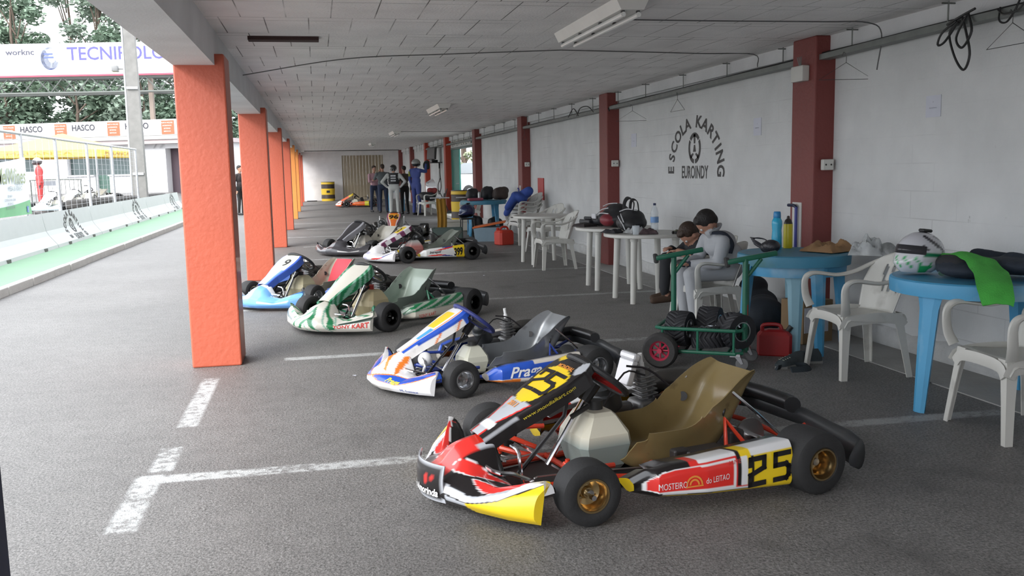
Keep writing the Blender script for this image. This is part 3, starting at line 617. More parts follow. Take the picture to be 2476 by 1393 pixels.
build('cloth_roof', b, [M_YC, mat('brown print', (.4, .22, .05), .6)], r)
for sx in (-1, 1):
    for sy in (-1, 1): b = MB(); b.rod((sx * W_, sy * W_, 0), (sx * W_, sy * W_, 1.9), .025); build('leg', b, M_GALV, r)
# gantry over the track
C2 = Vector((-9.6, 31)); TD2 = (Vector((-4.5, 30)) - C2).normalized(); GT = Matrix(((TD2.x, -TD2.y, 0, C2.x * 2), (TD2.y, TD2.x, 0, C2.y * 2), (0, 0, 1, -1.42), (0, 0, 0, 1))) @ Matrix.Scale(2, 4)
r = thing('track_gantry', 'steel truss gantry carrying the white sponsor board over the track', 'gantry'); r.matrix_world = GT
b = MB(); b.box((-1, 0, 4.97), (16.6, .08, .95), m=0); b.box((-1, -.02, 4.485), (16.6, .1, .05), m=2)
def g_text(b, t, h, s, z, m, **k): put_text(b, t, h, frame((s, -.045, z), (1, 0, 0), (0, 0, 1)), m, **k)
g_text(b, 'TECNIROLO', .40, 3.96, 5.13, 1, width=2.95, bold=.012); g_text(b, 'worknc', .17, 1.07, 5.20, 3, width=.86, bold=.02); g_text(b, 'O MUNDO DA PRECISAO', .10, 3.9, 4.72, 4, width=2.0)
build('board', b, [mat('white board', (.66, .67, .68), .5, var=.02), mat('violet blue lettering', (.08, .075, .32), .5), mat('red edge', (.6, .06, .1), .5), mat('grey lettering', (.05, .05, .08), .5), mat('faint yellow lettering', (.82, .80, .62), .5)], r)
b = MB(); M_GLB = [mat('silver globe', (.28, .31, .40), .4, var=.2), mat('globe blue', (.08, .11, .28), .4), mat('globe white', (.46, .48, .53), .4)]
def ring(r0, r1, a0, a1, m, cx=1.95, cz=5.0, n=18):
    P = [(cx + r1 * .8 * math.cos(lerp(a0, a1, i / n)), cz + r1 * math.sin(lerp(a0, a1, i / n))) for i in range(n + 1)] + [(cx + r0 * .8 * math.cos(lerp(a1, a0, i / n)) + .06, cz + r0 * math.sin(lerp(a1, a0, i / n))) for i in range(n + 1)]
    b.add([(x, -.048, z) for x, z in P], [(i, i + 1, 2 * n - i, 2 * n + 1 - i) for i in range(n)], m, False)
ring(.002, .33, 0, 2 * PI, 2); ring(.13, .33, 2.2, 5.9, 0); ring(.29, .34, 2.3, 5.6, 1); ring(.30, .335, 0, 2 * PI, 0)
for z, w_ in ((5.13, .26), (5.03, .3)): b.box((1.92, -.05, z), (w_, .004, .05), m=1)
b.box((2.08, -.05, 5.10), (.22, .004, .05), rot=(0, -.3, 0), m=0)
build('globe_emblem', b, M_GLB, r)
M_TRS = mat('dark truss steel', (.12, .13, .12), .6, .4)
b = MB()
for yy in (0, .7):
    b.rod((-9.3, yy, 4.45), (7.3, yy, 4.45), .04); b.rod((-9.3, yy, 3.98), (7.3, yy, 3.98), .035)
    for i in range(20): s = -9.2 + i * .82; b.rod((s, yy, 4.45), (s + .41, yy, 3.98), .018, n=5); b.rod((s + .41, yy, 3.98), (s + .82, yy, 4.45), .018, n=5)
build('truss', b, M_TRS, r)
for s in (4.33, 4.78, -9.2):
    b = MB(); b.box((s, .35, 2.45), (.13, .13, 3.9), .01); build('post', b, M_WHT if s < 4.5 and s > 0 else mat('brown steel', (.2, .16, .13), .6), r)
# crowd barrier, tyre wall, parked karts come later; ground-level things
r = thing('crowd_barrier', 'dark steel crowd barrier behind the red suited driver', 'barrier', (-8.35, 33.2, .48), math.radians(-8))
b = MB(); b.tube([(-.95, 0, .05), (-.95, 0, .78), (-.85, 0, .88), (.55, 0, .88), (.66, 0, .78), (.66, 0, .05)], .022, 6, sub=3); b.rod((-.95, 0, .15), (.66, 0, .15), .015); build('frame', b, M_TRS, r)
for i in range(11): b = MB(); b.rod((-.82 + i * .14, 0, .15), (-.82 + i * .14, 0, .87), .009, n=5); build('bar', b, M_TRS, r)
b = MB(); b.box((-.35, -.02, .77), (.42, .01, .16)); build('sign_plate', b, mat('grey plate', (.15, .16, .18), .5), r)
M_TY = mat('old tyre rubber', (.045, .042, .04), .85, var=.3, bump=.4)
tp = MB(); tp.lathe([(.17, -.11), (.26, -.12), (.31, -.085), (.325, 0), (.31, .085), (.26, .12), (.17, .11), (.16, 0), (.17, -.11)], 20)
t0 = None; k = 0
for i in range(17):
    u = i / 16; x = lerp(-6.55, -6.12, u); y = lerp(27.5, 38.2, u)
    for lv in range(3):
        z = gz_(x, y) + .12 + lv * .242; lab = ('old black tyre at the foot of the tyre wall behind the fence', 'old black tyre in the middle course of the tyre wall behind the fence', 'old black tyre on top of the tyre wall behind the fence')[lv]
        if t0 is None: t0 = tag(build('tyre', tp, M_TY), lab, 'tyre', 'tyre wall behind the fence', (x, y, z)); t0.rotation_euler = (0, 0, 0)
        else: c = t0.copy(); COL.objects.link(c); c['label'] = lab; c.location = (x + random.uniform(-.04, .04), y, z)
# ---------------------------------------------------------------- trees
M_LF = [mat('grey green leaves', (.22, .28, .22), .75, var=.4, nscale=.6), mat('deep green leaves', (.14, .20, .14), .75, var=.4, nscale=.6), mat('yellow green leaves', (.26, .30, .18), .75, var=.4, nscale=.6)]; M_TRK = mat('tree bark', (.12, .09, .07), .9, var=.3, bump=.6, bscale=12)
def leaves(b, clusters, n, size, rng):
    V = []; F = []; tot = sum(c[3] ** 2 for c in clusters)
    for cx, cy, cz, cr, fl in clusters:
        for _ in range(int(n * cr ** 2 / tot)):
            while True:
                p = Vector((rng.gauss(0, 1), rng.gauss(0, 1), rng.gauss(0, 1)))
                if p.length > .1: break
            p = p.normalized() * cr * (rng.random() ** .45); p.z *= fl; q = Vector((cx, cy, cz)) + p
            a = Vector((rng.gauss(0, 1), rng.gauss(0, 1), rng.gauss(0, .6))).normalized(); c = a.cross(Vector((rng.gauss(0, 1), rng.gauss(0, 1), 1))).normalized(); s = size * rng.uniform(.6, 1.3); k = len(V)
            V += [q - a * s, q + c * s * .5, q + a * s, q - c * s * .5]; F.append((k, k + 1, k + 2, k + 3))
    b.add(V, F, 0, False)
def tree(x, y, z0, h, w_, mi, label, n=3000, name='tree', cat='tree', size=.17, seed=0, crown0=.25, group='trees behind the clubhouse'):
    rng = random.Random(seed); r = thing(name, label, cat, (x, y, z0), 0, group)
    b = MB(); b.tube([(0, 0, 0), (rng.uniform(-.2, .2), 0, h * .35), (rng.uniform(-.4, .4), 0, h * .7), (0, 0, h * .92)], [.2, .15, .1, .03], 7, sub=2)
    cl = []
    for k in range(16):
        t = rng.random(); z = h * lerp(crown0, .95, t); rr = w_ * (1 - abs(t - .4) * .9) * rng.uniform(.3, .9); a = rng.uniform(0, 2 * PI); px, py = rr * math.cos(a), rr * math.sin(a)
        cl.append((px, py, z, w_ * rng.uniform(.28, .5) * (1.1 - .5 * t), .8)); b.tube([(0, 0, z * .8), (px * .6, py * .6, z * .95), (px, py, z)], [.06, .04, .015], 5)
    build('trunk', b, M_TRK, r); b = MB(); leaves(b, cl, n, size, rng); build('foliage', b, M_LF[mi], r)
spots = [(-25.5, 60, 11.0, 3.6, 1), (-22.5, 62, 12.8, 3.6, 0), (-20.6, 58, 9.2, 3.2, 1), (-18.0, 60, 10.2, 3.0, 0), (-16.0, 57, 12.6, 3.0, 1), (-14.2, 61, 14.2, 3.4, 0), (-12.0, 58, 13.6, 3.2, 0), (-9.9, 57, 11.5, 3.0, 1), (-7.6, 60, 13.0, 3.2, 0), (-5.2, 62, 12.0, 3.2, 1), (-24, 55, 7.0, 3.0, 1), (-20, 54, 6.4, 2.8, 0), (-16, 54, 6.8, 2.8, 1), (-12.4, 53.5, 6.2, 2.8, 1), (-9, 53, 6.5, 2.6, 0), (-6, 55, 6.6, 2.8, 1), (-3.0, 60, 10, 3, 1), (-18.8, 64, 13.5, 2.6, 0)]
tl = ['tall dark tree at the far left of the tree line', 'tall pale tree second from the left in the tree line', 'dark rounded tree below the sky gap', 'grey green tree just left of the globe emblem', 'dark tree above the globe emblem', 'tallest pale tree with sky showing through its crown', 'tall pale tree above the violet lettering', 'dark tree left of the lamp pole', 'tall pale tree behind the lamp pole', 'dark tree right of the lamp pole', 'low dark tree at the left above the clubhouse roof', 'low grey green tree above the first sponsor name', 'low dark tree above the yellow canopy', 'low dark tree behind the middle of the roof banner', 'low pale tree left of the gantry post', 'low dark tree right of the gantry post', 'dark tree seen between the first two orange columns', 'slim tall tree rising into the sky gap']
for i, (x, y, h, w_, mi) in enumerate(spots): tree(x * 1.3, y * 1.3, .4, h * 1.3, w_ * 1.3, mi, tl[i], 5200 if h > 8 else 5200, size=.22, seed=i, crown0=.18 if h < 8 else .25)
b = MB(); random.seed(9)                                            # woodland edge closing the view behind the trunks
for i, (x, y, lab) in enumerate(((7.6, 52, 'bare brown trunk tree seen through the doorway, left one'), (8.6, 54, 'brown trunk tree seen through the doorway, middle one'), (9.8, 53, 'brown trunk tree seen through the doorway, right one'), (11.5, 56, 'tree seen through the doorway behind the others'))): tree(x, y, 0, 12, 1.7, 2, lab, 1500, seed=40 + i, crown0=.3, group='trees beyond the doorway')
for i, (x, y) in enumerate(((7.0, 44), (8.0, 45), (9.0, 43.5))): tree(x, y, 0, 2.4, 1.1, 2, ['left light green bush behind the white car', 'middle light green bush behind the white car', 'right light green bush behind the white car'][i], 1400, 'bush', 'bush', .10, 60 + i, .15, 'bushes beyond the doorway')
# ---------------------------------------------------------------- white car beyond the doorway
def car():
    r = thing('car', 'white car parked outside beyond the open doorway', 'car', (6.0, 34.6, .25), math.radians(216)); M_CW = mat('white car paint', (.80, .80, .82), .25, coat=.8, var=.02); M_GL = mat('tinted car glass', (.10, .12, .13), .08)
    st = [(2.1, .62, .25, .62, .62), (2.02, .74, .2, .72, .72), (1.6, .84, .2, .86, .86), (1.0, .87, .2, .95, .95), (.75, .87, .2, .98, 1.02), (.1, .88, .2, 1.0, 1.42), (-.4, .88, .2, 1.0, 1.49), (-1.2, .88, .2, 1.0, 1.46), (-1.8, .84, .25, .98, 1.2), (-2.1, .76, .3, .92, .95)]
    b = MB(); rings = []
    for x, w_, z0, zb, zt in st: wt = w_ * (.72 if zt > 1.1 else .9); rings.append([(x, -w_ * .9, z0), (x, -w_, z0 + .15), (x, -w_, zb * .8), (x, -w_ * .97, zb), (x, -wt, zt - .03), (x, -wt * .8, zt), (x, wt * .8, zt), (x, wt, zt - .03), (x, w_ * .97, zb), (x, w_, zb * .8), (x, w_, z0 + .15), (x, w_ * .9, z0)])
    b.loft(rings, 0); build('body', b, M_CW, r, sharp=50)
    b = MB()
    for s in (-1, 1): b.add([(.62, s * .882, 1.03), (-.1, s * .905, 1.03), (-.1, s * .70, 1.38), (.18, s * .70, 1.38)], [(0, 1, 2, 3)]); b.add([(-.2, s * .905, 1.03), (-1.3, s * .905, 1.05), (-1.2, s * .71, 1.38), (-.2, s * .70, 1.40)], [(0, 1, 2, 3)])
    build('side_window', b, M_GL, r)
    b = MB(); b.add([(.82, -.74, 1.03), (.82, .74, 1.03), (.16, .58, 1.425), (.16, -.58, 1.425)], [(0, 1, 2, 3)]); build('windscreen', b, M_GL, r)
    for s in (-1, 1):
        b = MB(); b.ball((.62, s * .98, 1.05), (.07, .11, .07), 8); build('wing_mirror', b, M_DK, r)
        b = MB(); b.ball((1.92, s * .58, .66), (.14, .2, .09), 10); build('headlamp', b, mat('headlamp glass', (.6, .62, .65), .1, .3), r)
        for x in (1.35, -1.35):
            b = MB(); T_ = Matrix.Translation((x, s * .8, .31)) @ Matrix.Rotation(PI / 2, 4, 'X'); b.lathe([(.12, -.1), (.29, -.1), (.31, -.05), (.31, .05), (.29, .1), (.12, .1)], 24, T_); wv = build('wheel', b, M_TY, r)
            b = MB(); b.lathe([(.01, -.102), (.19, -.104), (.19, .104), (.01, .102)], 16, T_); build('rim', b, M_GALV, wv)
    b = MB(); b.box((2.08, 0, .42), (.08, 1.1, .16), .02); build('grille', b, M_DK, r)
car()
# oil drums, one far by the back wall, one at the doorway
M_DY = mat('yellow drum paint', (.75, .50, .03), .5, var=.08); M_DB = mat('dark brown drum paint', (.05, .035, .03), .5)
def drum(x, y, label, r_=.31, h=.9):
    r = thing('oil_drum', label, 'drum', (x, y, 0), 0, None); b = MB(); z = [0, .09, .11, .27, .29, .55, .57, .75, .77, .86, .88]; z = [q * h / .88 for q in z]
    rr = [r_, r_, r_ + .012, r_, r_, r_ + .012, r_, r_, r_ + .01, r_, r_]
    for i in range(len(z) - 1): b.lathe([(rr[i], z[i]), (rr[i + 1], z[i + 1])], 28, m=(0, 0, 1, 1, 0, 0, 1, 1, 0, 0)[i] if True else 0)
    b.lathe([(r_ - .01, h - .02), (r_ + .012, h - .015), (r_ + .012, h), (r_ - .01, h), (r_ - .02, h - .02), (.001, h - .025)], 28, m=1); build('barrel', b, [M_DY, M_DB], r)
    b = MB(); b.box((0, -r_ - .004, h * .49), (.16, .012, .12), .003); build('emblem', b, M_DK, r)
drum(.56, 47.3, 'yellow and brown banded oil drum against the white back wall', .33, .95); drum(3.90, 25.1, 'yellow and black banded oil drum standing just inside the open doorway', .29, .86)
b = MB(); b.box((-.25, 47.2, .02), (.5, .35, .03), .005); tag(build('drain_grate', b, M_DK), 'small dark grate on the floor by the back wall, left of the drum', 'grate')
# doorstep slab at the doorway
b = MB(); b.box((4.0, 27.2, .04), (.42, 3.6, .09), .02); struct('trim_7', b, mat('pale step concrete', (.5, .49, .46), .85, var=.1))
# ================================================================ KARTS  (x forward, y driver's left, z up, origin between the axles)
def C_(h): return lin(h)[:3]
WHT, BLK_, SIL, RED, YEL, BLU, ORA, GRN = C_('e8e8ea'), C_('171314'), C_('b9bcc2'), C_('e0302a'), C_('f2cf22'), C_('2450b4'), C_('e07a2a'), C_('1d7a4c')
def inell(x, y, cx, cy, rx, ry, a=0):
    c, s = math.cos(a), math.sin(a); dx, dy = x - cx, y - cy; p = (dx * c + dy * s) / rx; q = (-dx * s + dy * c) / ry; return p * p + q * q
def leaf(x, y, x0, y0, x1, y1, w_):
    """lens between two tips: <0 inside"""
    d = math.hypot(x1 - x0, y1 - y0); t = ((x - x0) * (x1 - x0) + (y - y0) * (y1 - y0)) / d / d
    if t < 0 or t > 1: return 1
    n = abs((x - x0) * (y1 - y0) - (y - y0) * (x1 - x0)) / d; return n - w_ * 4 * t * (1 - t)
def strokes(mb, paths, wd, fn, m):
    for pts in paths:
        n = len(pts)
        for i in range(n - 1):
            (x0, y0), (x1, y1) = pts[i], pts[i + 1]; d = math.hypot(x1 - x0, y1 - y0); ux, uy = (x1 - x0) / d, (y1 - y0) / d; e = wd * .5
            P = [(x0 - ux * e + uy * e, y0 - uy * e - ux * e), (x1 + ux * e + uy * e, y1 + uy * e - ux * e), (x1 + ux * e - uy * e, y1 + uy * e + ux * e), (x0 - ux * e - uy * e, y0 - uy * e + ux * e)]
            mb.add([fn(*p) for p in P], [(0, 1, 2, 3)], m, False)
SEG = {'2': [[(-.30, .62), (-.30, .8), (.30, .8), (.30, .48), (-.30, .3), (-.30, 0), (.30, 0)]], '5': [[(.30, .8), (-.30, .8), (-.30, .45), (.18, .45), (.30, .35), (.30, .1), (.2, 0), (-.30, 0)]]}
NXF = [(0, 1.03), (.22, 1.02), (.5, .955), (.8, .86), (1, .77)]; NZT = [(0, .19), (.3, .16), (.55, .135), (.8, .175), (1, .215)]
NXR = [(0, .76), (.25, .75), (.6, .74), (.85, .70), (1, .69)]; NZR = [(0, .28), (.16, .25), (.32, .13), (.6, .11), (.85, .17), (1, .195)]
def cat(P, t):
    n = len(P) - 1; f = min(t, .9999) * n; i = int(f); k = f - i; g = lambda j: P[max(0, min(n, j))]
    a, b, c, d = g(i - 1), g(i), g(i + 1), g(i + 2)
    return tuple(.5 * (2 * b[j] + (c[j] - a[j]) * k + (2 * a[j] - 5 * b[j] + 4 * c[j] - d[j]) * k * k + (3 * b[j] - a[j] - 3 * c[j] + d[j]) * k ** 3) for j in range(2))
def nose_pt(u, v, wide=.53):
    s = u * 2 - 1; a = abs(s); xf, zt, xr, zr = crv(NXF, a), crv(NZT, a), crv(NXR, a), crv(NZR, a)
    P = [(xf - .03, .04), (xf, .075), (xf - .015, .05 + .62 * (zt - .05)), (xf - .075, zt * .94), (lerp(xf, xr, .55), lerp(zt, zr, .5) + .012), (xr, zr), (xr - .012, zr - .035)]
    x, z = cat(P, v); return (x, s * wide, z)
PB, PTOP = Vector((.80, 0, .285)), Vector((.30, 0, .56)); PD = (PTOP - PB).normalized(); PN = Vector((-PD.z, 0, PD.x)) * -1
if PN.z < 0: PN = -PN
PL = (PTOP - PB).length + .03
PWD = [(0, .075), (.25, .085), (.5, .125), (.72, .15), (.88, .145), (.96, .12), (1, .085)]
def panel_pt(u, v, fl=.07):
    s = u * 2 - 1; a = abs(s); w_ = crv(PWD, v); k = .72
    if a < k: y = s / k * w_; d = .012 * (a / k) ** 2
    else: q = (a - k) / (1 - k); y = math.copysign(w_ + .012 * q, s); d = .012 + fl * q * (1 - .5 * (v > .9))
    return PB + PD * (PL * v) + Vector((0, y, 0)) - PN * d
def pan_fn(x, y, lift=.0035):
    """x across (driver's left positive), y metres up the panel"""
    v = y / PL; w_ = crv(PWD, min(1, max(0, v))); return PB + PD * y + Vector((0, x, 0)) - PN * (.012 * (x / w_) ** 2 - lift)
PX0, PX1 = -.39, .30
def pod_dim(x):
    t = (x - PX0) / (PX1 - PX0); zb = lerp(.052, .080, t); zt = crv([(0, .25), (.5, .225), (.8, .208), (.93, .185), (1, .135)], t); yo = crv([(0, .655), (.6, .63), (.9, .585), (1, .50)], t); return zb, zt, yo
def pod_pt(u, v, s=1):
    x = lerp(PX0, PX1, u); zb, zt, yo = pod_dim(x); yi = yo - .17 if u < .9 else yo - .12
    P = [(yi, zb + .02), (yo - .05, zb), (yo - .008, zb + .014), (yo, lerp(zb, zt, .35)), (yo - .002, lerp(zb, zt, .75)), (yo - .02, zt - .006), (yo - .05, zt), (yi, zt - .02)]
    y, z = cat(P, v); return (x, s * y, z)
def pod_fn(x, z, s=1): zb, zt, yo = pod_dim(x); return (x, s * (yo + .004), z)
def wheel_mb(R, hw, rr):
    b = MB(); b.lathe([(rr, -hw * .9), (rr + .012, -hw), (R * .82, -hw * .99), (R * .95, -hw * .86), (R * .99, -hw * .6), (R, 0), (R * .99, hw * .6), (R * .95, hw * .86), (R * .82, hw * .99), (rr + .012, hw), (rr, hw * .9)], 36, Matrix.Rotation(PI / 2, 4, 'X')); return b
def rim_mb(rr, hw, s):
    """dished rim facing +-y"""
    b = MB(); T_ = Matrix.Rotation(-s * PI / 2, 4, 'X'); o = hw
    b.lathe([(rr + .006, o * .93), (rr + .004, o * 1.0), (rr - .003, o * 1.0), (rr - .008, o * .8), (rr * .86, o * .62), (rr * .8, o * .1), (rr * .45, -o * .05), (.024, -o * .02), (.022, o * .3), (.001, o * .32)], 28, T_)
    b.lathe([(rr * .8, -o * .9), (rr + .004, -o * .9), (rr + .004, -o), (rr - .004, -o)], 20, T_)
    for k in range(3): a = k * 2 * PI / 3 + .5; b.rod(T_ @ Vector((.038 * math.cos(a), .038 * math.sin(a), 0)), T_ @ Vector((.038 * math.cos(a), .038 * math.sin(a), o * .18)), .006, n=6)
    return b
def kart(c):
    g = c.get; r = thing('go_kart', c['label'], 'kart', (c['pos'][0], c['pos'][1], 0), math.radians(c['head']), None, scale=g('scale', 1)); far = g('far', False)
    liv = mat('glossy livery plastic', attr=True, rough=.28, coat=.5, var=.05, nscale=8, dirt=('3a3632', 9, .66, .45)); INK = mat('decal ink', (.012, .01, .012), .5); INKW = mat('white decal', (.75, .75, .75), .5); INKY = mat('yellow decal', (.75, .6, .05), .5); INKR = mat('red decal', (.6, .05, .04), .5); INKO = mat('orange decal', (.75, .28, .05), .5)
    fm = mat('frame ' + g('frame', 'red'), {'red': (.62, .05, .02), 'blue': (.03, .06, .30), 'green': (.03, .18, .10), 'black': (.03, .03, .03), 'white': (.55, .55, .55)}[g('frame', 'red')], .3, .1, coat=.4)
    CH = mat('chrome', (.75, .75, .77), .15, 1, var=.04); ST = mat('dull steel', (.35, .35, .36), .4, .8); RUB = mat('kart tyre rubber', (.022, .022, .023), .75, var=.35, nscale=14, bump=.15, bscale=80); AL = mat('cast aluminium', (.20, .20, .20), .5, .7, var=.4, nscale=20)
    nu, nv = (g('res', 110), 56) if not far else (30, 14)
    # chassis
    b = MB(); R_ = .015
    for s in (-1, 1):
        b.tube([(-.66, s * .30, .075), (-.45, s * .33, .07), (-.1, s * .34, .055), (.25, s * .20, .055), (.42, s * .22, .06), (.54, s * .33, .085)], R_, 8, sub=3)
        b.tube([(.35, s * .20, .055), (.62, s * .17, .058), (.74, s * .12, .06), (.76, 0, .06)], R_, 8, sub=3)
        b.tube([(.30, s * .34, .16), (.54, s * .35, .17), (.40, s * .22, .10)], .012, 8, sub=3)
        b.rod((-.1, s * .34, .055), (-.25, s * .52, .07), .011); b.rod((.2, s * .24, .055), (.15, s * .50, .08), .011); b.tube([(.15, s * .5, .08), (-.25, s * .53, .08), (-.3, s * .50, .14), (.1, s * .48, .15), (.15, s * .5, .08)], .010, 6)
    for x, w_ in ((-.64, .30), (-.3, .33), (.02, .28), (.36, .2)): b.rod((x, -w_, .06), (x, w_, .06), R_ * .9)
    b.tube([(-.64, .3, .075), (-.70, .2, .12), (-.70, -.2, .12), (-.64, -.3, .075)], .013, 8, sub=3)
    build('chassis_frame', b, fm, r)
    for s in (-1, 1):
        b = MB(); b.box((.53, s * .355, .14), (.035, .03, .15), .006); b.rod((.53, s * .355, .05), (.53, s * .355, .225), .010); build('king_pin_bracket', b, fm, r)
        b = MB(); b.rod((.53, s * .36, .13), (.53, s * .58, .13), .011); b.rod((.53, s * .36, .14), (.45, s * .37, .10), .008); build('stub_axle', b, CH, r)
        b = MB(); b.rod((.44, s * .03, .09), (.45, s * .365, .10), .006, n=6); build('tie_rod', b, CH, r)
        b = MB(); b.tube([(.58, s * .17, .07), (.66, s * .19, .09), (.67, s * .18, .22), (.68, s * .12, .24)], .009, 8, sub=3); build('pedal', b, CH, r)
        b = MB(); b.tube([(-.5, s * .24, .1), (-.1, s * .27, .09), (.5, s * .15, .09), (.6, s * .18, .10)], .004, 5, sub=3); build('pedal_rod', b, ST, r)
    b = MB(); b.hull([(.0, -.27, .035), (.0, .27, .035), (.70, -.14, .035), (.70, .14, .035), (.0, -.27, .04), (.0, .27, .04), (.70, -.14, .04), (.70, .14, .04)]); build('floor_tray', b, mat('scuffed tray', (.035, .033, .033), .5, .2, var=.3), r)
    b = MB(); b.tube([(.56, -.19, .07), (.84, -.22, .07), (.90, -.12, .07), (.90, .12, .07), (.84, .22, .07), (.56, .19, .07)], .010, 8, sub=3); b.tube([(.60, -.16, .08), (.72, -.22, .15), (.80, -.20, .17), (.80, .20, .17), (.72, .22, .15), (.60, .16, .08)], .010, 8, sub=3); build('front_bumper_bar', b, CH, r)
    # nose
    pn = c['nose']; nk = g('wide', .53)
    b = MB(); b.sheet(lambda u, v: nose_pt(u, v, nk), nu, nv, 0, paint=lambda u, v: pn(u * 2 - 1, v, nose_pt(u, v, nk)))
    for e in (0, 1):
        P = [nose_pt(e, v / 24, nk) for v in range(25)]; c0 = sum((Vector(p) for p in P), Vector()) / 25; b.sheet(lambda u, v: c0.lerp(Vector(P[int(round(v * 24))]), u), 6, 24, 0, paint=lambda u, v: pn(e * 2 - 1, v, None))
    b.sheet(lambda u, v: (lambda p: (p[0] - .012, p[1] * .985, p[2] - .010))(nose_pt(u, .05 + v * .9, nk)), 30, 12, 2)
    for t in g('nose_text', []):
        body, h, s0, v0, m, kw = t
        def nf(x, y, s0=s0, v0=v0):
            u = .5 + (s0 * nk + x) / (2 * nk); v = v0 + y / .33; p = Vector(nose_pt(u, v, nk)); q = Vector(nose_pt(u, v + .01, nk)); k = Vector(nose_pt(u + .01, v, nk)); n = (k - p).cross(q - p).normalized(); return p + n * .003
        put_text(b, body, h, None, m, fn=nf, **kw)
    build('nose_fairing', b, [liv, INK, mat('inner black shell', (.02, .02, .02), .6), INKW, INKY, INKR, mat('blue decal', (.02, .06, .35), .5)], r)
    if g('plate'):
        b = MB(); b.sheet(lambda u, v: (1.045 - .05 * abs(u * 2 - 1) ** 2 + .012 * math.sin(PI * v), (u - .5) * .30, lerp(.045, .205, v)), 16, 8, 0, thick=.006, paint=lambda u, v: SIL if min(u, 1 - u) < .04 or min(v, 1 - v) < .07 else (RED if inell(u, v, .14, .62, .09, .22) < 1 or inell(u, v, .68, .55, .05, .1) < 1 or inell(u, v, .8, .6, .04, .06) < 1 else BLK_))
        put_text(b, 'Tedio Amorinda', .032, None, 1, shear=.25, width=.25, bold=.03, fn=lambda x, y: (1.052 - .05 * (x / .15) ** 2 + .006, x, .085 + y)); build('badge_plate', b, [liv, INKW], r)
    # number panel
    pp = c['panel']; b = MB(); b.sheet(lambda u, v: panel_pt(u, v), nu // 2, nv, 0, paint=lambda u, v: pp(u * 2 - 1, v), thick=.004)
    tm = {'k': 1, 'w': 2, 'y': 3, 'r': 4, 'o': 5}
    for body, h, x, y, m, kw in g('panel_text', []): 
        if body in ('25',):
            for ch, ox in zip(body, (-.054, .052)): strokes(b, [[(px * h * .95, py * h * 1.2) for px, py in q] for q in SEG[ch]], h * .16, lambda a, d, ox=ox: pan_fn(a + x + ox, d + y - h * .45), 1)
        else: put_text(b, body, h, None, tm[m], fn=lambda a, d, x=x, y=y: pan_fn(a + x, d + y), **kw)
    if g('www'):
        def side(a, d): v = (.17 + a) / PL; w_ = crv(PWD, v); return PB + PD * (.17 + a) + Vector((0, w_ + .013, 0)) - PN * (.035 - d)
        put_text(b, g('www'), .017, None, 3, fn=lambda a, d: side(a + .02, d), align='LEFT', width=.26, shear=.2)
    build('number_panel', b, [liv, INK, INKW, INKY, INKR, INKO], r)
    b = MB(); b.tube([(.66, -.08, .20), (.55, -.07, .36), (.40, -.06, .45)], .008, 6); b.tube([(.60, 0, .06), (.36, 0, .30), (.33, 0, .44)], .010, 6); build('panel_support', b, INK, r)
    # steering
    b = MB(); b.rod((.45, 0, .085), (.245, 0, .385), .014); build('steering_column', b, CH, r)
    b = MB(); b.rod((.262, 0, .36), (.205, 0, .435), .03, .036); b.rod((.25, .03, .34), (.34, .03, .30), .012); build('steering_hub', b, g('hubm', mat('black plastic', (.025, .025, .025), .45)), r)
    T_ = Matrix.Translation((.185, 0, .47)) @ rot_to((-.62, 0, .78)) @ Matrix.Rotation(math.radians(g('steer', 0)), 4, 'Z'); wc = g('wheelc', 'blk'); rs = g('wheel_r', .155)
    pts = [(rs * crv([(0, .80), (.6, .92), (1.2, 1), (PI, 1)], abs((a + PI) % (2 * PI) - PI)) * math.cos(a), rs * math.sin(a), 0) for a in [2 * PI * k / 28 for k in range(28)]]
    b = MB(); b.tube(pts, .015, 8, closed=True, T=T_); build('steering_wheel', b, mat('wheel grip ' + wc, {'blk': (.02, .02, .022), 'blue': (.03, .04, .18)}[wc], .6, bump=.3), r)
    b = MB()
    for a in (PI / 2 + .3, -PI / 2 - .3, PI): b.tube([T_ @ Vector((0, 0, -.01)), T_ @ Vector((rs * .95 * math.cos(a), rs * .95 * math.sin(a), 0))], [(.018, .004), (.012, .004)], 6)
    build('wheel_spokes', b, mat('red spoke', (.5, .03, .03), .35, .5) if g('redspoke') else ST, r)
    # tank
    tk = g('tank', ((.70, .67, .55), (.27, .32, .30), .17)); 
    b = MB(); zz = [(.055, .095, .11), (.075, .105, .125), (.17, .135, .14), (.22, .125, .135), (.30, .07, .10), (.315, .055, .08)]
    rings = []; tsz = g('tank_s', 1)
    for z, hx, hy in zz:
        rings.append([(.205 + hx * sx * tsz, hy * sy * tsz, .05 + (z - .05) * tsz) for sx, sy in ((-1, -.75), (-.8, -1), (.8, -1), (1, -.75), (1, .75), (.8, 1), (-.8, 1), (-1, .75))])
    b.loft(rings, 0, smooth=False, cols=[tk[0] if z > tk[2] + .02 else tk[1] for z, _, _ in zz for _ in range(8)]); build('fuel_tank', b, mat('milky tank plastic', attr=True, rough=.45, var=.06), r)
    b = MB(); b.rod((.20, 0, .05 + .26 * tsz), (.20, 0, .05 + .305 * tsz), .036, n=18); build('tank_cap', b, mat('tank cap ' + ('r' if g('redcap') else 'k'), (.45, .04, .03) if g('redcap') else (.03, .03, .03), .5), r)
    # seat
    sh = g('seat', ('9a8a68', .3, 0)); SC = [(.14, .10), (.06, .055), (-.10, .050), (-.26, .060), (-.38, .11), (-.46, .22), (-.53, .34), (-.60, .425)]
    HL = [(0, .10), (.14, .17), (.35, .17), (.55, .20), (.7, .17), (.85, .10), (1, .035)]; SW = [(0, .155), (.3, .175), (.6, .17), (.8, .175), (1, .15)]
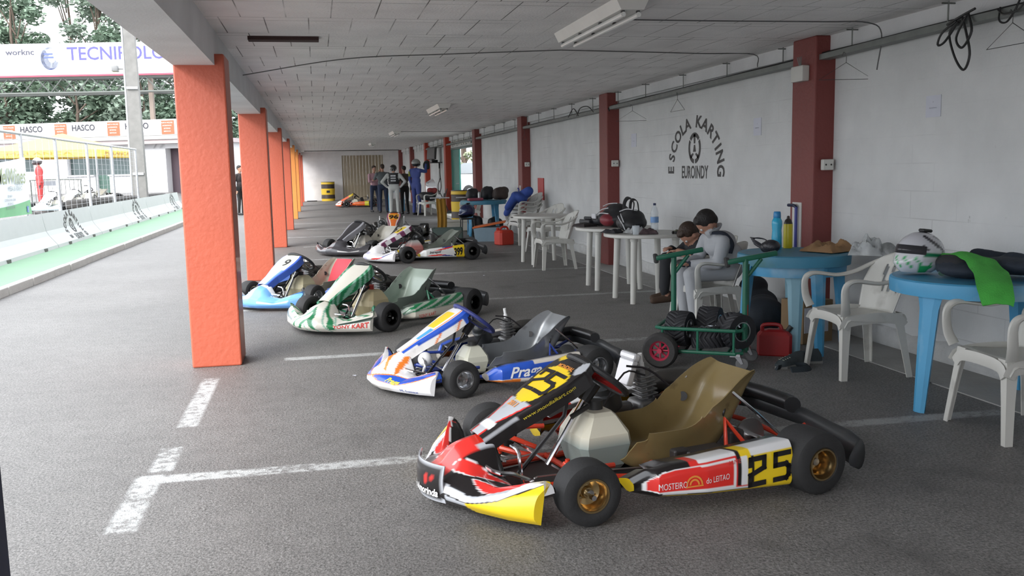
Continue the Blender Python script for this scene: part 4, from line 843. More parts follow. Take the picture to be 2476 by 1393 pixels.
    def seat_pt(u, v):
        x, z = cat(SC, v); x2, z2 = cat(SC, min(1, v + .02)); x1, z1 = cat(SC, max(0, v - .02)); d = Vector((x2 - x1, 0, z2 - z1)).normalized(); nn = Vector((-d.z, 0, d.x)); nn = nn if (nn.x + nn.z) > 0 else -nn
        s = u * 2 - 1; a = abs(s); w_ = crv(SW, v); h = crv(HL, v); y = w_ * math.sin(min(1, a * 1.25) * PI / 2) if a < .8 else w_ * (1 + .12 * (a - .8) / .2); lift = h * max(0, (a - .45) / .55) ** 1.7
        return Vector((x, math.copysign(y, s), z)) + nn * lift
    b = MB(); b.sheet(seat_pt, 30, 34, 0, thick=.006); seat = build('seat', b, mat('seat shell ' + sh[0], sh[0], sh[1], sh[2], var=.22, nscale=5, dirt=('2e2517', 14, .62, .4), coat=.3), r, sharp=60)
    for y in (.15, -.15):
        p = seat_pt(.5 + y / .4 * 1.05, .72); b = MB(); b.lathe([(.010, -.002), (.024, -.002), (.024, .005), (.010, .005)], 16, Matrix.Translation(p) @ rot_to((.6, -math.copysign(.8, y), .2))); build('seat_washer', b, INK, seat)
    b = MB()
    for s in (-1, 1): b = MB(); b.tube([seat_pt(.5 + s * .47, .82), (-.52, s * .235, .27), (-.68, s * .26, .12)], .008, 7); build('seat_stay', b, CH, r)
    for s in (-1, 1): b = MB(); b.tube([(-.30, s * .33, .06), (-.37, s * .215, .24), (-.47, s * .33, .07)], .013, 7); build('seat_bracket', b, fm, r); b = MB(); b.tube([(.12, s * .27, .055), (.02, s * .2, .09), (-.05, s * .3, .06)], .011, 7, sub=3); build('seat_bracket', b, fm, r)
    if g('cushion'): b = MB(); b.sheet(lambda u, v: seat_pt(.28 + .44 * u, .62 + .36 * v) + Vector((.02, 0, .012)), 8, 8, 0, thick=.02); build('seat_pad', b, mat('red seat pad', (.55, .04, .06), .6), seat)
    # side pods
    for s in (1, -1):
        pf = c['pod']; b = MB(); b.sheet(lambda u, v: pod_pt(u, v, s), nu, nv, 0, paint=lambda u, v: pf(1 - u, (pod_pt(u, v)[2] - pod_dim(pod_pt(u, v)[0])[0]) / (pod_dim(pod_pt(u, v)[0])[1] - pod_dim(pod_pt(u, v)[0])[0]), v))
        for e in (0, 1): P = [pod_pt(e, v / 16, s) for v in range(17)]; b.add(P, [tuple(range(17))], 0, False, cols=[BLK_] * 17 if e == 0 else [pf(1, .5, .5)] * 17)
        for body, h, x, z, m, kw in g('pod_text', []) if s == 1 or not far else []:
            sl = kw.get('slope', .06); kk = {k: v for k, v in kw.items() if k != 'slope'}
            if body == '25':
                for ch, ox in zip(body, (.062, -.062)): strokes(b, [[(px * h * 1.0, py * h * 1.22) for px, py in q] for q in SEG[ch]], h * .20, lambda a, d, ox=ox: pod_fn(x + (ox - a) * s, z + d - h * .5 + (a - ox) * sl, s), 1)
            else: put_text(b, body, h, None, tm[m], fn=lambda a, d, x=x, z=z: pod_fn(x - a * s, z + d + a * sl, s), **kk)
        if g('arch') and s == 1:
            for k in range(2):
                P = [(.085 - .0 + (.036 - k * .014) * math.cos(q), .125 + (.04 - k * .014) * math.sin(q)) for q in [PI * j / 10 for j in range(11)]]; P2 = [(.085 + (.029 - k * .014) * math.cos(q), .125 + (.032 - k * .014) * math.sin(q)) for q in [PI * j / 10 for j in range(11)]]
                b.add([pod_fn(*q) for q in P + P2], [(j, j + 1, 12 + j, 11 + j) for j in range(10)], 5, False)
            strokes(b, [[(.05, .121), (.12, .117)]], .006, pod_fn, 5)
        build('side_pod', b, [liv, INK, INKW, INKY, INKR, INKO], r)
    # running gear
    b = MB(); b.rod((-.52, -.62, .14), (-.52, .62, .14), .02, n=14); build('rear_axle', b, CH, r)
    b = MB(); b.rod((-.52, -.262, .14), (-.52, -.255, .14), .085, n=28); build('sprocket', b, ST, r)
    b = MB(); b.rod((-.52, .20, .14), (-.52, .21, .14), .085, n=28); build('brake_disc', b, ST, r)
    b = MB(); b.box((-.43, .205, .15), (.08, .07, .07), .012); build('brake_caliper', b, mat('dark cast metal', (.06, .055, .055), .45, .5), r); b = MB(); b.box((-.18, .30, .11), (.20, .08, .10), .012); b.box((-.06, .30, .13), (.08, .05, .08), .01); build('battery', b, mat('dark cast metal', (.06, .055, .055), .45, .5), r)
    st = math.radians(g('toe', 0)); FW = wheel_mb(.132, .066, .066); RW = wheel_mb(.14, .102, .066); rimm = mat('rim ' + g('rim', 'steel'), {'gold': (.55, .40, .20), 'steel': (.55, .56, .58), 'black': (.03, .03, .03)}[g('rim', 'steel')], .2, .95, var=.15, nscale=12)
    for x, y, R_, hw, W_, stt in ((.52, .50, .132, .066, FW, st), (.52, -.50, .132, .066, FW, st), (-.52, .60, .14, .102, RW, 0), (-.52, -.60, .14, .102, RW, 0)):
        o = build('wheel', W_, RUB, r); o.location = (x, y, R_); o.rotation_euler = (0, 0, stt)
        build('rim', rim_mb(.066, hw, 1 if y > 0 else -1), rimm, o)
        b = MB(); s_ = 1 if y > 0 else -1; b.rod((0, s_ * -.02, 0), (0, s_ * (hw * .55), 0), .018, .016, n=10); build('hub', b, ST, o)
    # engine group on the right
    if g('engine', True):
        b = MB(); b.box((-.30, -.34, .16), (.17, .15, .14), .02); b.rod((-.27, -.43, .15), (-.27, -.44, .15), .055, n=16); build('crankcase', b, AL, r)
        b = MB(); a = Matrix.Translation((-.29, -.34, .23)) @ Euler((0, .15, 0)).to_matrix().to_4x4()
        for k in range(6): b.box((0, 0, k * .024), (.105 - .004 * k, .10, .009), .003, T=a)
        b.rod(a @ Vector((0, 0, -.02)), a @ Vector((0, 0, .16)), .04); build('cylinder', b, AL, r)
        b = MB(); b.rod(a @ Vector((0, 0, .16)), a @ Vector((0, 0, .19)), .016); b.rod(a @ Vector((0, 0, .18)), a @ Vector((0, 0, .24)), .012); build('spark_plug', b, INKW, r)
        b = MB(); b.box((-.15, -.34, .19), (.09, .06, .07), .012); b.rod((-.20, -.34, .19), (-.06, -.34, .20), .024); build('carburettor', b, AL, r)
        b = MB(); b.tube([(-.06, -.30, .2), (-.05, -.30, .22), (.0, -.28, .35)], [.05, .07, .072], 16); b.rod((-.01, -.285, .31), (.015, -.275, .37), .076, .03, n=16); build('air_box', b, mat('air box plastic', (.04, .043, .045), .4), r)
        b = MB(); b.tube([(-.32, -.42, .24), (-.38, -.46, .26), (-.46, -.46, .28), (-.62, -.44, .27), (-.78, -.40, .235), (-.86, -.34, .23)], [.022, .03, .055, .062, .045, .02], 14, sub=4); build('exhaust_pipe', b, mat('burnt exhaust steel', (.10, .095, .09), .4, .7, var=.4, nscale=10), r)
        b = MB(); b.tube([(-.72, -.22, .24), (-.84, -.20, .24), (-.84, .1, .24), (-.82, .16, .24)], .04, 12, sub=3); build('silencer', b, mat('dark silencer', (.03, .03, .032), .35, .5), r)
        b = MB(); b.box((-.42, -.27, .20), (.26, .02, .12), .008); build('chain_guard', b, INK, r)
        if g('radiator'): b = MB(); b.box((-.185, -.36, .375), (.035, .13, .13), .006, (0, -.3, 0)); b.box((-.21, -.36, .455), (.045, .14, .04), .012, (0, -.3, 0)); build('radiator', b, mat('radiator aluminium', (.62, .62, .64), .35, .3), r)
        b = MB()
        for k in range(1): b.tube([(-.26 + .02 * k, -.30, .36 - .04 * k), (-.1, -.24, .40 - .03 * k), (.10 + .02 * k, -.12, .25), (.12, -.05, .2)], .005, 5, sub=4)
        b.tube([(-.15, -.3, .42), (-.25, -.25, .40), (-.36, -.2, .30)], .006, 5, sub=4); build('engine_hose', b, INK, r)
    if g('rear', True):
        b = MB(); rg = []
        for y, x, z, hz, hx in ((-.68, -.70, .13, .03, .02), (-.66, -.76, .14, .07, .035), (-.55, -.80, .145, .075, .04), (-.42, -.82, .17, .05, .035), (-.2, -.86, .185, .045, .035), (.2, -.86, .185, .045, .035), (.42, -.82, .17, .05, .035), (.55, -.80, .145, .075, .04), (.66, -.76, .14, .07, .035), (.68, -.70, .13, .03, .02)):
            rg.append([(x + hx * math.cos(q) * (1 if abs(math.cos(q)) < .8 else 1), y, z + hz * math.sin(q)) for q in [2 * PI * k / 12 for k in range(12)]])
        b.loft(rg, 0); build('rear_bumper', b, mat('black bumper plastic', (.03, .032, .035), .4, var=.2), r, sharp=60)
        b = MB()
        for s in (-1, 1): b.rod((-.66, s * .25, .1), (-.84, s * .25, .17), .012)
        build('bumper_bracket', b, fm, r)
    if g('balls'):
        for s, x in ((1, .66), (-1, .70)):
            b = MB(); b.ball((x - .02, s * .07 + .05, .22), .055, 14); b.rod((x, s * .1, .10), (x - .02, s * .07 + .05, .2), .008); build('white_bulb', b, mat('white bulb plastic', (.7, .7, .7), .3), r)
    return r
# ---- liveries: nose(s, v, p)  panel(s, v)  pod(t from front to rear, height 0..1, section v)
def n25(s, v, p):
    a = abs(s)
    if p is None: return YEL if v < .62 else WHT
    y = abs(p[1]); dx = crv(NXF, a) - p[0]; tc = crv([(0, .33), (.3, .30), (.5, .27), (.75, .40), (1, .66)], a); w_ = crv([(0, .05), (.4, .06), (.8, .08), (1, .12)], a)
    if v < tc - w_:
        if v > tc - w_ - .025: return BLK_
        return YEL if a > .5 + .5 * max(0, .10 - v) else (SIL if a > .30 and v > .12 else BLK_)
    if v < tc + w_ * .4: return WHT
    if v < tc + w_: return SIL if a < .75 else WHT
    l = leaf(y, dx, .20, .095, .53, .055, .034)
    if l < 0: return RED
    if l < .005: return WHT
    l = leaf(y, dx, .07, .08, .265, .215, .036)
    if l < 0: return RED
    if l < .005: return WHT
    if y < .095:
        if dx > .20: return SIL if y > .06 else C_('c62c1e')
        return RED
    return BLK_ if y < .50 else RED
def p25(s, v):
    a = abs(s)
    if a > .72: return BLK_ if (v > .3 or a > .8) else SIL
    x = s / .72 * crv(PWD, v)
    if .40 < v < .83:
        e = crv([(.40, .03), (.45, .085), (.7, .13), (.78, .12), (.83, .06)], v)
        if abs(x) < e - .008: return YEL
        if abs(x) < e: return BLK_
    if .08 < v < .15: return WHT if abs(x) < .055 else BLK_
    if v < .42 and abs(x) < crv([(.15, .035), (.42, .09)], v): return SIL
    if v < .42 and abs(x) < crv([(.15, .045), (.42, .10)], v): return RED
    if v > .86 and inell(x, v, -.09, .93, .035, .04) < 1: return YEL
    if inell(x, v, .115, .9, .028, .09, .0) < 1: return SIL
    return BLK_
def d25(t, z, v):
    if v < .10 or v > .93: return BLK_
    if t > .70: return WHT if z > .88 else (YEL if not (t < .72 and z > .2) else BLK_)
    lo = lerp(.24, .20, t / .7) + 1.6 * max(0, .10 - t); hi = lerp(.86, .84, t / .7) - 2.4 * max(0, .12 - t)
    if .05 < t < .58 and lo < z < hi: return RED
    if .035 < t < .60 and lo - .05 < z < hi + .04: return WHT
    if t > .60 and z > .18: return BLK_ if t < .63 else (WHT if t < .68 and z < .9 else YEL)
    if z < lo - .05 and t > .12: return WHT if z > .10 else (YEL if z < .07 else BLK_)
    if z > .93 and t > .35: return WHT
    return BLK_ if t < .3 else RED
def nblue(s, v, p):
    a = abs(s)
    if v < .16: return WHT if a > .45 else C_('d8d4d0')
    e = leaf(a, v, .0, .30, 1.1, .55, .14)
    if e < -.02: return BLU
    if e < .01: return ORA
    if a < .35 and v > .5 and math.sin(a * 26 + v * 20) > .5: return ORA
    if a > .5 and v > .75: return BLU
    return WHT
def pblue(s, v):
    a = abs(s); x = s / .72
    if a > .72:
        if a < .80: return BLU if v > .2 else WHT
        return ORA if abs(math.sin(v * 7 + a * 4) - .5) < .12 else (C_('e4e2e0') if v < .85 else BLU)
    if v > .95: return C_('4a3480')
    if .50 < v < .84 and -.8 < x < .25: return YEL
    if .25 < v < .50 and .0 < x < .5: return C_('4aa0e0')
    if x > .62: return BLU
    if abs(x - .5) < .06: return ORA
    return WHT
def dblue(t, z, v):
    if v > .9 or v < .1: return C_('22242c')
    if z < .16 + .5 * t * .5 and t < .3: return ORA if z < .3 - t * .3 else BLU
    if z < .22 + t * .10: return C_('cfc9c0')
    if z > .86 and t > .45: return C_('cfc9c0')
    if t > .62 and z < .5 + (t - .62) * 1.2: return C_('cfc9c0')
    return BLU
def ntony(s, v, p):
    f = math.sin((s * 7 + v * 5 * (1 if s > 0 else -1)) * 3.2 + 2 * math.sin(v * 7 + s * 3)); f2 = math.sin(s * 31 + v * 13)
    if abs(s) > .55 and v < .42: return C_('dfdcd2') if not (.30 < v < .36) else C_('1f3a30')
    return GRN if f > .62 and v > .1 else (C_('7fb09a') if f2 > .9 else C_('dedbd0'))
def ptony(s, v):
    if s > .55 or s < -.55: f = math.sin(v * 40 + s * 18 + 3 * math.sin(v * 9)); return GRN if f > -.1 else C_('7fae98')
    return C_('dcd8cc')
def dtony(t, z, v):
    if v > .88 or v < .1: return C_('3a4a42')
    if z > .56: return GRN if math.sin(t * 24 - z * 22) > -.2 else C_('a9b5a8')
    if z > .50: return C_('8f9c90')
    return C_('d8d3c4')
def n9(s, v, p):
    if v > .74: return C_('e4e8ee')
    return C_('6fa6da') if v > .35 else C_('5f92cc')
def p9(s, v):
    a = abs(s)
    if a > .6: return C_('3554a8')
    return C_('e9ead8') if v > .45 else C_('b6c6e4') if a < .4 else C_('5f86cc')
def d9(t, z, v): return C_('c9cacc') if z < .6 else C_('3b63b0')
def n399(s, v, p):
    a = abs(s)
    if a < .12 and v < .5: return C_('c7c4dc')
    if leaf(a, v, .3, .12, .72, .28, .06) < 0: return RED
    if leaf(a, v, .5, .1, .95, .5, .03) < 0: return C_('2c3f94')
    return C_('ebe9ea')
def p399(s, v):
    a = abs(s); x = s / .72
    if a > .72: return C_('6a2d50') if math.sin(v * 22) > .2 else C_('d8d4d6')
    if .55 < v < .86 and abs(x) < .62: return YEL
    if a > .5 and math.sin(v * 13) > .3: return C_('7e4466')
    return C_('e4e1e3')
def d399(t, z, v):
    if v > .9 or v < .08: return C_('c8c8c8')
    if t > .72: return YEL if t > .76 + (.5 - z) * .1 else C_('e6e6e6')
    if leaf(t, z, .1, .20, .55, .28, .07) < 0: return RED
    if leaf(t, z, .35, .25, .74, .12, .05) < 0: return C_('2c3f94')
    if leaf(t, z, .25, .72, .8, .96, .06) < 0: return RED
    if leaf(t, z, .45, .96, .95, 1.1, .12) < 0: return C_('2c3f94')
    return C_('e6e5e4')
GK = C_('3a393d')
def all_(c): return (lambda s, v, p=None: c)
def p96(s, v):
    a = abs(s)
    if a > .72: return C_('14102c')
    if .5 < v < .86 and a < .52: return C_('f0a21e')
    if a > .58: return C_('b8486a') if a < .64 else C_('191636')
    return C_('e2702c') if a < .4 else C_('d8d2cc')
def nfar(s, v, p): return C_('e4602c') if (abs(s) > .35 and v > .45) or v < .25 else C_('ddd6d2')
def pfar(s, v): return C_('e8c832') if v > .6 else C_('e4602c')
def dfar(t, z, v): return C_('e2641f') if t < .75 else C_('dcd22c')
kart(dict(label='red and yellow racing kart number 25 with a tan shell seat, nearest in front', pos=(1.405, 4.0), head=192.2, nose=n25, panel=p25, pod=d25, plate=True, www='www.mondialkart.com', toe=-4, rim='gold', seat=('82714c', .22, 0), redspoke=True, radiator=True, arch=True,
    panel_text=[('25', .135, 0.0, .385, 'k', {}), ('2011', .03, 0, .215, 'o', dict(bold=.03)), ('MONDIAL', .022, .02, .505, 'o', dict(bold=.03))],
    pod_text=[('25', .112, -.272, .150, 'k', dict(slope=.05)), ('MOSTEIRO', .028, .175, .128, 'w', dict(width=.12, slope=.03)), ('do LEITAO', .026, -.02, .140, 'w', dict(width=.11, slope=.05)), ('IAME', .02, -.10, .2, 'r', {})]))
kart(dict(label='blue and white racing kart with a grey shell seat, just behind the red kart', pos=(1.16, 6.13), head=195, scale=.88, nose=nblue, panel=pblue, pod=dblue, frame='blue', seat=('9a9da0', .3, .55), tank=((.62, .62, .52), (.5, .5, .4), .1), wheelc='blue', wheel_r=.185, steer=40, balls=True, tank_s=.8, toe=6,
    nose_text=[('Praga', .04, .45, .34, 4, dict(shear=.3, bold=.03)), ('M. Lumax', .025, .72, .12, 6, dict(shear=.2))], pod_text=[('Praga', .08, .06, .145, 'w', dict(shear=.3, bold=.02)), ('international kart', .014, .0, .088, 'k', {})]))
kart(dict(label='white and green streaked racing kart with a red lettered nose', pos=(.60, 8.85), head=223, nose=ntony, panel=ptony, pod=dtony, frame='green', rim='black', seat=('9aa79c', .3, .1), tank=((.60, .50, .30), (.58, .47, .27), .1), redcap=True, toe=-3,
    nose_text=[('TONY KART', .036, .74, .22, 5, dict(width=.26, bold=.04))], pod_text=[('TONY KART', .034, .1, .1, 'r', dict(width=.2))]))
kart(dict(label='light blue racing kart number 9 with a red seat pad, beside the second orange column', pos=(-.09, 10.5), head=227, scale=.95, nose=n9, panel=p9, pod=d9, frame='black', rim='steel', seat=('a7a496', .35, 0), tank=((.55, .50, .33), (.5, .45, .3), .1), cushion=True, wheel_r=.165, steer=20, panel_text=[('9', .13, .03, .41, 'k', dict(bold=.02))]))
kart(dict(label='white kart number 399 with red and blue streaks and a grey seat', pos=(1.68, 14.79), head=196.5, nose=n399, panel=p399, pod=d399, frame='white', rim='black', seat=('8f958c', .35, .1), tank=((.60, .60, .58), (.55, .2, .18), .22), panel_text=[('2', .10, 0, .42, 'k', dict(bold=.03))], pod_text=[('399', .115, -.285, .145, 'k', dict(bold=.04, wscale=.62)), ('Intrepid', .04, .1, .15, 'k', dict(shear=.3, bold=.02))]))
kart(dict(label='black bodied kart with a wide bumper nose, left of the white 399 kart', pos=(.90, 16.45), head=226, wide=.6, nose=all_(GK), panel=lambda s, v: C_('26262a') if abs(s) < .5 else C_('8a8a90'), pod=all_(GK), frame='black', rim='black', seat=('b0ada4', .35, 0), tank=((.66, .62, .54), (.6, .56, .5), .1), pod_text=[('CRG', .06, -.1, .15, 'r', dict(bold=.02))], wheel_r=.17))
kart(dict(label='orange panelled kart number 96 facing the camera behind the black kart', pos=(1.60, 19.6), head=262, nose=all_(C_('22202c')), panel=p96, pod=all_(C_('2a2a30')), frame='black', rim='black', seat=('6a6a68', .35, 0), redcap=True, panel_text=[('96', .14, 0, .40, 'k', dict(bold=.04))]))
kart(dict(label='orange and white kart far back in front of the beige roller door', pos=(1.75, 38.3), head=172, far=True, nose=nfar, panel=pfar, pod=dfar, frame='red', rim='black', seat=('b0aca0', .35, 0)))
# ================================================================ PLASTIC FURNITURE
M_CHW = mat('white chair plastic', (.56, .55, .51), .45, var=.10, nscale=5, dirt=('6b675c', 7, .60, .35)); M_TBW = mat('white table plastic', (.60, .59, .55), .4, var=.06, nscale=4)
M_TBB = mat('blue painted plastic', (.06, .30, .52), .45, var=.12, nscale=4, dirt=('8fb3c8', 3.0, .52, .75)); M_TBD = mat('blue green painted plastic', (.05, .22, .34), .5, var=.2, nscale=3, dirt=('3f6b5c', 4, .5, .6))
def chair_proto(label, loc, rz, mt=M_CHW, z=0):
    """stacking garden chair facing +x"""
    r = thing('plastic_chair', label, 'chair', (loc[0], loc[1], z), rz)
    b = MB()
    def seat_s(u, v):
        y = (u - .5); x = lerp(.24, -.22, v); w_ = lerp(.47, .42, v); z = .435 - .015 * math.sin(PI * v) - .055 * max(0, 1 - v / .10) ** 2 - .02 * v - .012 * (1 - (2 * y) ** 2)
        if abs(y) > .44: z -= (abs(y) - .44) / .06 * .035
        return (x, y * w_, z)
    b.sheet(seat_s, 24, 20, thick=.006); build('seat', b, mt, r, sharp=50)
    b = MB()
    def back_s(u, v):
        z = lerp(.40, .815, v); x = -.20 - .12 * v - .03 * v * v; w_ = crv([(0, .40), (.5, .47), (.8, .44), (.93, .36), (1, .24)], v); y = (u - .5) * w_; x += .10 * (2 * (u - .5)) ** 2 * (w_ / .45)
        return Vector((x, y, z - .03 * (2 * (u - .5)) ** 2 * v))
    NU, NV = 33, 22; V = [back_s(i / NU, j / NV) for j in range(NV + 1) for i in range(NU + 1)]; F = []
    for j in range(NV):
        for i in range(NU):
            u = (i + .5) / NU; v = (j + .5) / NV; k = abs(u - .5); hole = False
            if .30 < v < .78:
                for c in (0.0, .13, .26):
                    cc = c * (.6 + .6 * v)
                    if abs(k - cc - (.065 if c == 0 else .0)) < .024 and not (c == 0): hole = True
            if not hole: F.append((j * (NU + 1) + i, j * (NU + 1) + i + 1, (j + 1) * (NU + 1) + i + 1, (j + 1) * (NU + 1) + i))
    b.add(V, F); o = build('backrest', b, mt, r, sharp=60); md = o.modifiers.new('thickness', 'SOLIDIFY'); md.thickness = .006; md.offset = 0
    for s in (-1, 1):
        b = MB(); b.tube([(.235, s * .232, .43), (.255, s * .262, .50), (.262, s * .268, .60), (.235, s * .268, .645), (.17, s * .27, .655), (.02, s * .268, .635), (-.10, s * .255, .655), (-.20, s * .235, .70), (-.26, s * .205, .735)], [(.034, .008), (.030, .009), (.026, .014), (.018, .024), (.014, .028), (.013, .028), (.013, .026), (.014, .022), (.012, .016)], 10, sub=4, flat=(1, 0, .3) if False else (1, 0, 0)); build('armrest', b, mt, r)
        for x0, x1, q in ((.235, .265, 1), (-.19, -.245, -1)):
            b = MB(); y0, y1 = s * .20, s * .255; rings = []
            for t in (0, .03, .12, .5, 1):
                z = .425 * (1 - t) + .0; w_ = crv([(0, .09), (.06, .075), (.15, .055), (1, .042)], t); d = crv([(0, .07), (.15, .045), (1, .032)], t); x = lerp(x0, x1, t); y = lerp(y0, y1, t); o = .007
                # L-shaped channel, open to the inside
                P = [(x, y), (x - q * w_, y), (x - q * w_, y - s * o), (x - q * o, y - s * o), (x - q * o, y - s * d), (x, y - s * d)]
                rings.append([(a, c, z) for a, c in P])
            b.loft(rings, 0, smooth=False); build('leg', b, mt, r)
        b = MB(); b.tube([(.24, s * .225, .34), (.20, s * .222, .385), (.0, s * .215, .40), (-.15, s * .21, .385), (-.2, s * .21, .34)], [(.004, .035)] * 5, 8, sub=3, flat=(0, 1, 0)); build('apron', b, mt, r)
    b = MB(); b.tube([(.250, .20, .34), (.245, .15, .385), (.243, 0, .395), (.245, -.15, .385), (.250, -.20, .34)], [(.004, .030)] * 5, 8, sub=3, flat=(1, 0, 0)); build('apron', b, mt, r)
    return r
ch0 = chair_proto('white plastic armchair cut by the right edge, nearest of all chairs', (3.56, 4.04), math.radians(176))
def chair(label, x, y, rz, z=0, group=None, s=1):
    c = copy_tree(ch0, None, label, (x, y, z), math.radians(rz), group); c.scale = (s,) * 3; return c
chair('white plastic armchair between the two blue tables', 3.56, 5.52, 178)
chair('white plastic armchair the grey suited boy sits on', 3.28, 7.30, 182, s=.93)
chair('white plastic armchair behind, holding the boy in dark trousers', 3.50, 7.96, 180, s=.93)
chair('white plastic armchair with fan slots at the round table farthest from the boys', 3.29, 12.62, 182)
chair('white plastic armchair by the wall behind the far round white table', 3.80, 15.2, 205)
for k, lb in enumerate(('lowest chair of the white stack draped with blue cloth', 'middle chair of the white stack draped with blue cloth', 'top chair of the white stack draped with blue cloth')): chair(lb, 3.82 + .012 * k, 16.9 + .02 * k, 195, .075 * k, 'stacked white chairs')
chair('white plastic chair by the far wall behind the towel stand, with dark clothes on it', 3.45, 29.2, 200)
chair('white plastic chair beside the bags on the far blue table', 3.75, 22.6, 170)
def table(name, label, x, y, r_, mt, legs, leg_r, h=.72, top_mt=None, round_leg=True, splay=0):
    r = thing(name, label, 'table', (x, y, 0)); b = MB()
    b.lathe([(.001, h - .012), (r_ - .02, h - .012), (r_ - .02, h - .035), (r_ - .006, h - .035), (r_, h - .028), (r_, h - .006), (r_ - .006, h), (.001, h - .002)] if round_leg else [(.001, h - .014), (r_ - .014, h - .014), (r_ - .012, h - .085), (r_, h - .085), (r_ + .004, h - .03), (r_, h - .008), (r_ - .012, h), (r_ - .05, h - .003), (.001, h - .002)], 48); build('tabletop', b, top_mt or mt, r, sharp=30)
    for a in legs:
        a = math.radians(a); lx, ly = math.cos(a), math.sin(a); b = MB()
        if round_leg: b.tube([(lx * leg_r, ly * leg_r, h - .014), (lx * leg_r, ly * leg_r, h - .07), (lx * leg_r, ly * leg_r, h - .075), (lx * (leg_r + .03), ly * (leg_r + .03), 0)], [.042, .042, .036, .030], 14)
        else:
            rings = []
            for t in (0, .04, .12, .2, .6, 1):
                z = (h - .012) * (1 - t); R0 = lerp(leg_r, leg_r + splay, t); wd = crv([(0, .15), (.06, .11), (.14, .062), (.6, .048), (1, .036)], t); dp = crv([(0, .09), (.12, .055), (1, .034)], t)
                P = [(R0, -wd), (R0 + .012, -wd * .5), (R0 + .012, wd * .5), (R0, wd), (R0 - dp, wd * .5), (R0 - dp, -wd * .5)]
                rings.append([(p * lx - q * ly, p * ly + q * lx, z) for p, q in P])
            b.loft(rings, 0, smooth=False)
        build('leg', b, mt, r)
    return r
table('round_table', 'white round plastic table with fluted legs, carrying bottles beside the two boys', 3.40, 9.22, .45, M_TBW, (138, 228, 318, 48), .33)
table('round_table', 'white round plastic table holding black sports bags, behind the one with the bottle', 3.40, 10.32, .45, M_TBW, (130, 220, 310, 40), .33)
table('round_table', 'empty white round plastic table, farthest of the three round ones', 3.32, 13.42, .46, M_TBW, (140, 230, 320, 50), .33)
table('blue_table', 'blue painted plastic table at the right edge holding helmet and green cloth', 3.74, 4.63, .47, M_TBB, (197, 87, 17, 287), .40, .745, M_TBB, False, .07)
table('blue_table', 'blue painted plastic table with drink bottles beside the green trolley', 3.58, 6.45, .42, M_TBB, (268, 178, 355, 62), .38, .74, M_TBD, False, .05)
table('blue_table', 'pale blue table nested under the one holding the drink bottles', 3.60, 6.47, .38, mat('pale worn blue plastic', (.22, .40, .48), .5, var=.15, nscale=4, dirt=('4f9cc4', 3, .55, .6)), (243, 63), .33, .66, M_TBB, False, .05)
table('blue_table', 'blue plastic table far back loaded with black bags', 3.52, 19.6, .5, M_TBB, (215, 135, 305, 45), .38, .76, M_TBD, False, .05)
table('blue_table', 'blue plastic table behind the group of standing people', 2.78, 33.4, .42, M_TBB, (225, 135, 315, 45), .34, .76, M_TBB, False, .05)
# ================================================================ BOTTLES AND SMALL THINGS ON THE TABLES
M_CLR = mat('clear bottle plastic', (.80, .86, .90), .12, alpha=.42, var=.03); M_LBL = mat('pale bottle label', (.55, .62, .70), .5, alpha=.8)
def bottle(name, label, x, y, z, prof, mt, cap, cap_mt, group=None, lab=None):
    r = thing(name, label, 'bottle', (x, y, z), 0, group); b = MB(); b.lathe(prof, 20); build('bottle_body', b, mt, r)
    b = MB(); b.lathe(cap, 16); build('cap', b, cap_mt, r)
    if lab: b = MB(); b.lathe([(lab[2], lab[0]), (lab[2] + .0015, lab[0]), (lab[2] + .0015, lab[1]), (lab[2], lab[1])], 20); build('paper_label', b, lab[3], r)
    return r
wat = [(.001, .0), (.038, 0), (.044, .012), (.044, .09), (.040, .10), (.044, .11), (.045, .19), (.042, .205), (.045, .215), (.045, .235), (.030, .285), (.015, .305), (.014, .318)]
bottle('water_bottle', 'tall clear water bottle with dark cap on the round white table', 3.45, 9.10, .72, [(r_ * .9, z * .92) for r_, z in wat], M_CLR, [(.001, .29), (.014, .29), (.015, .295), (.015, .312), (.001, .314)], mat('dark blue cap', (.02, .03, .10), .4), lab=(.11, .17, .0415, mat('blue water label', (.18, .33, .60), .5, var=.3, nscale=40)))
bottle('drinking_bottle', 'bright blue drinking bottle standing on the middle blue table', 3.57, 6.70, .74, [(.001, 0), (.036, 0), (.040, .01), (.040, .10), (.036, .15), (.041, .20), (.040, .225), (.030, .245), (.028, .25)], mat('cyan bottle plastic', (.03, .42, .66), .2, alpha=.9, var=.1), [(.001, .25), (.028, .25), (.030, .255), (.028, .292), (.024, .30), (.001, .30)], mat('cyan cap', (.02, .22, .48), .35))
bottle('drinking_bottle', 'yellow sports bottle with dark shoulder beside the bright blue one', 3.70, 6.76, .74, [(.001, 0), (.034, 0), (.036, .01), (.036, .185), (.034, .195)], mat('yellow bottle plastic', (.62, .52, .02), .35, var=.05), [(.034, .195), (.034, .20), (.026, .225), (.012, .238), (.012, .25), (.008, .258), (.001, .26)], mat('dark bottle shoulder', (.04, .03, .025), .4))
r = bottle('cup', 'small clear plastic cup among the gloves on the round white table', 3.20, 8.98, .72, [(.001, 0), (.03, 0), (.038, .09)], M_CLR, [(.038, .09), (.040, .092)], M_CLR)
# headphones-like goggles with strap on the middle table
r = thing('goggles', 'black goggles with a looped strap on the left of the middle blue table', 'goggles', (3.36, 6.42, .74), .3); b = MB(); b.box((0, 0, .045), (.10, .13, .08), .03); b.ball((.0, -.02, .055), (.06, .075, .05), 10); build('goggle_frame', b, mat('black soft plastic', (.02, .02, .025), .4, bump=.5), r)
b = MB()
for k in range(4): b.tube([(-.02, .05, .03 + .01 * k), (-.06 - .01 * k, .10, .07 + .015 * k), (-.03, .12 + .01 * k, .11), (.03, .08, .10), (.04, .03, .06)], (.0045), 6, sub=4)
build('strap', b, mat('dark strap', (.05, .05, .06), .35), r)
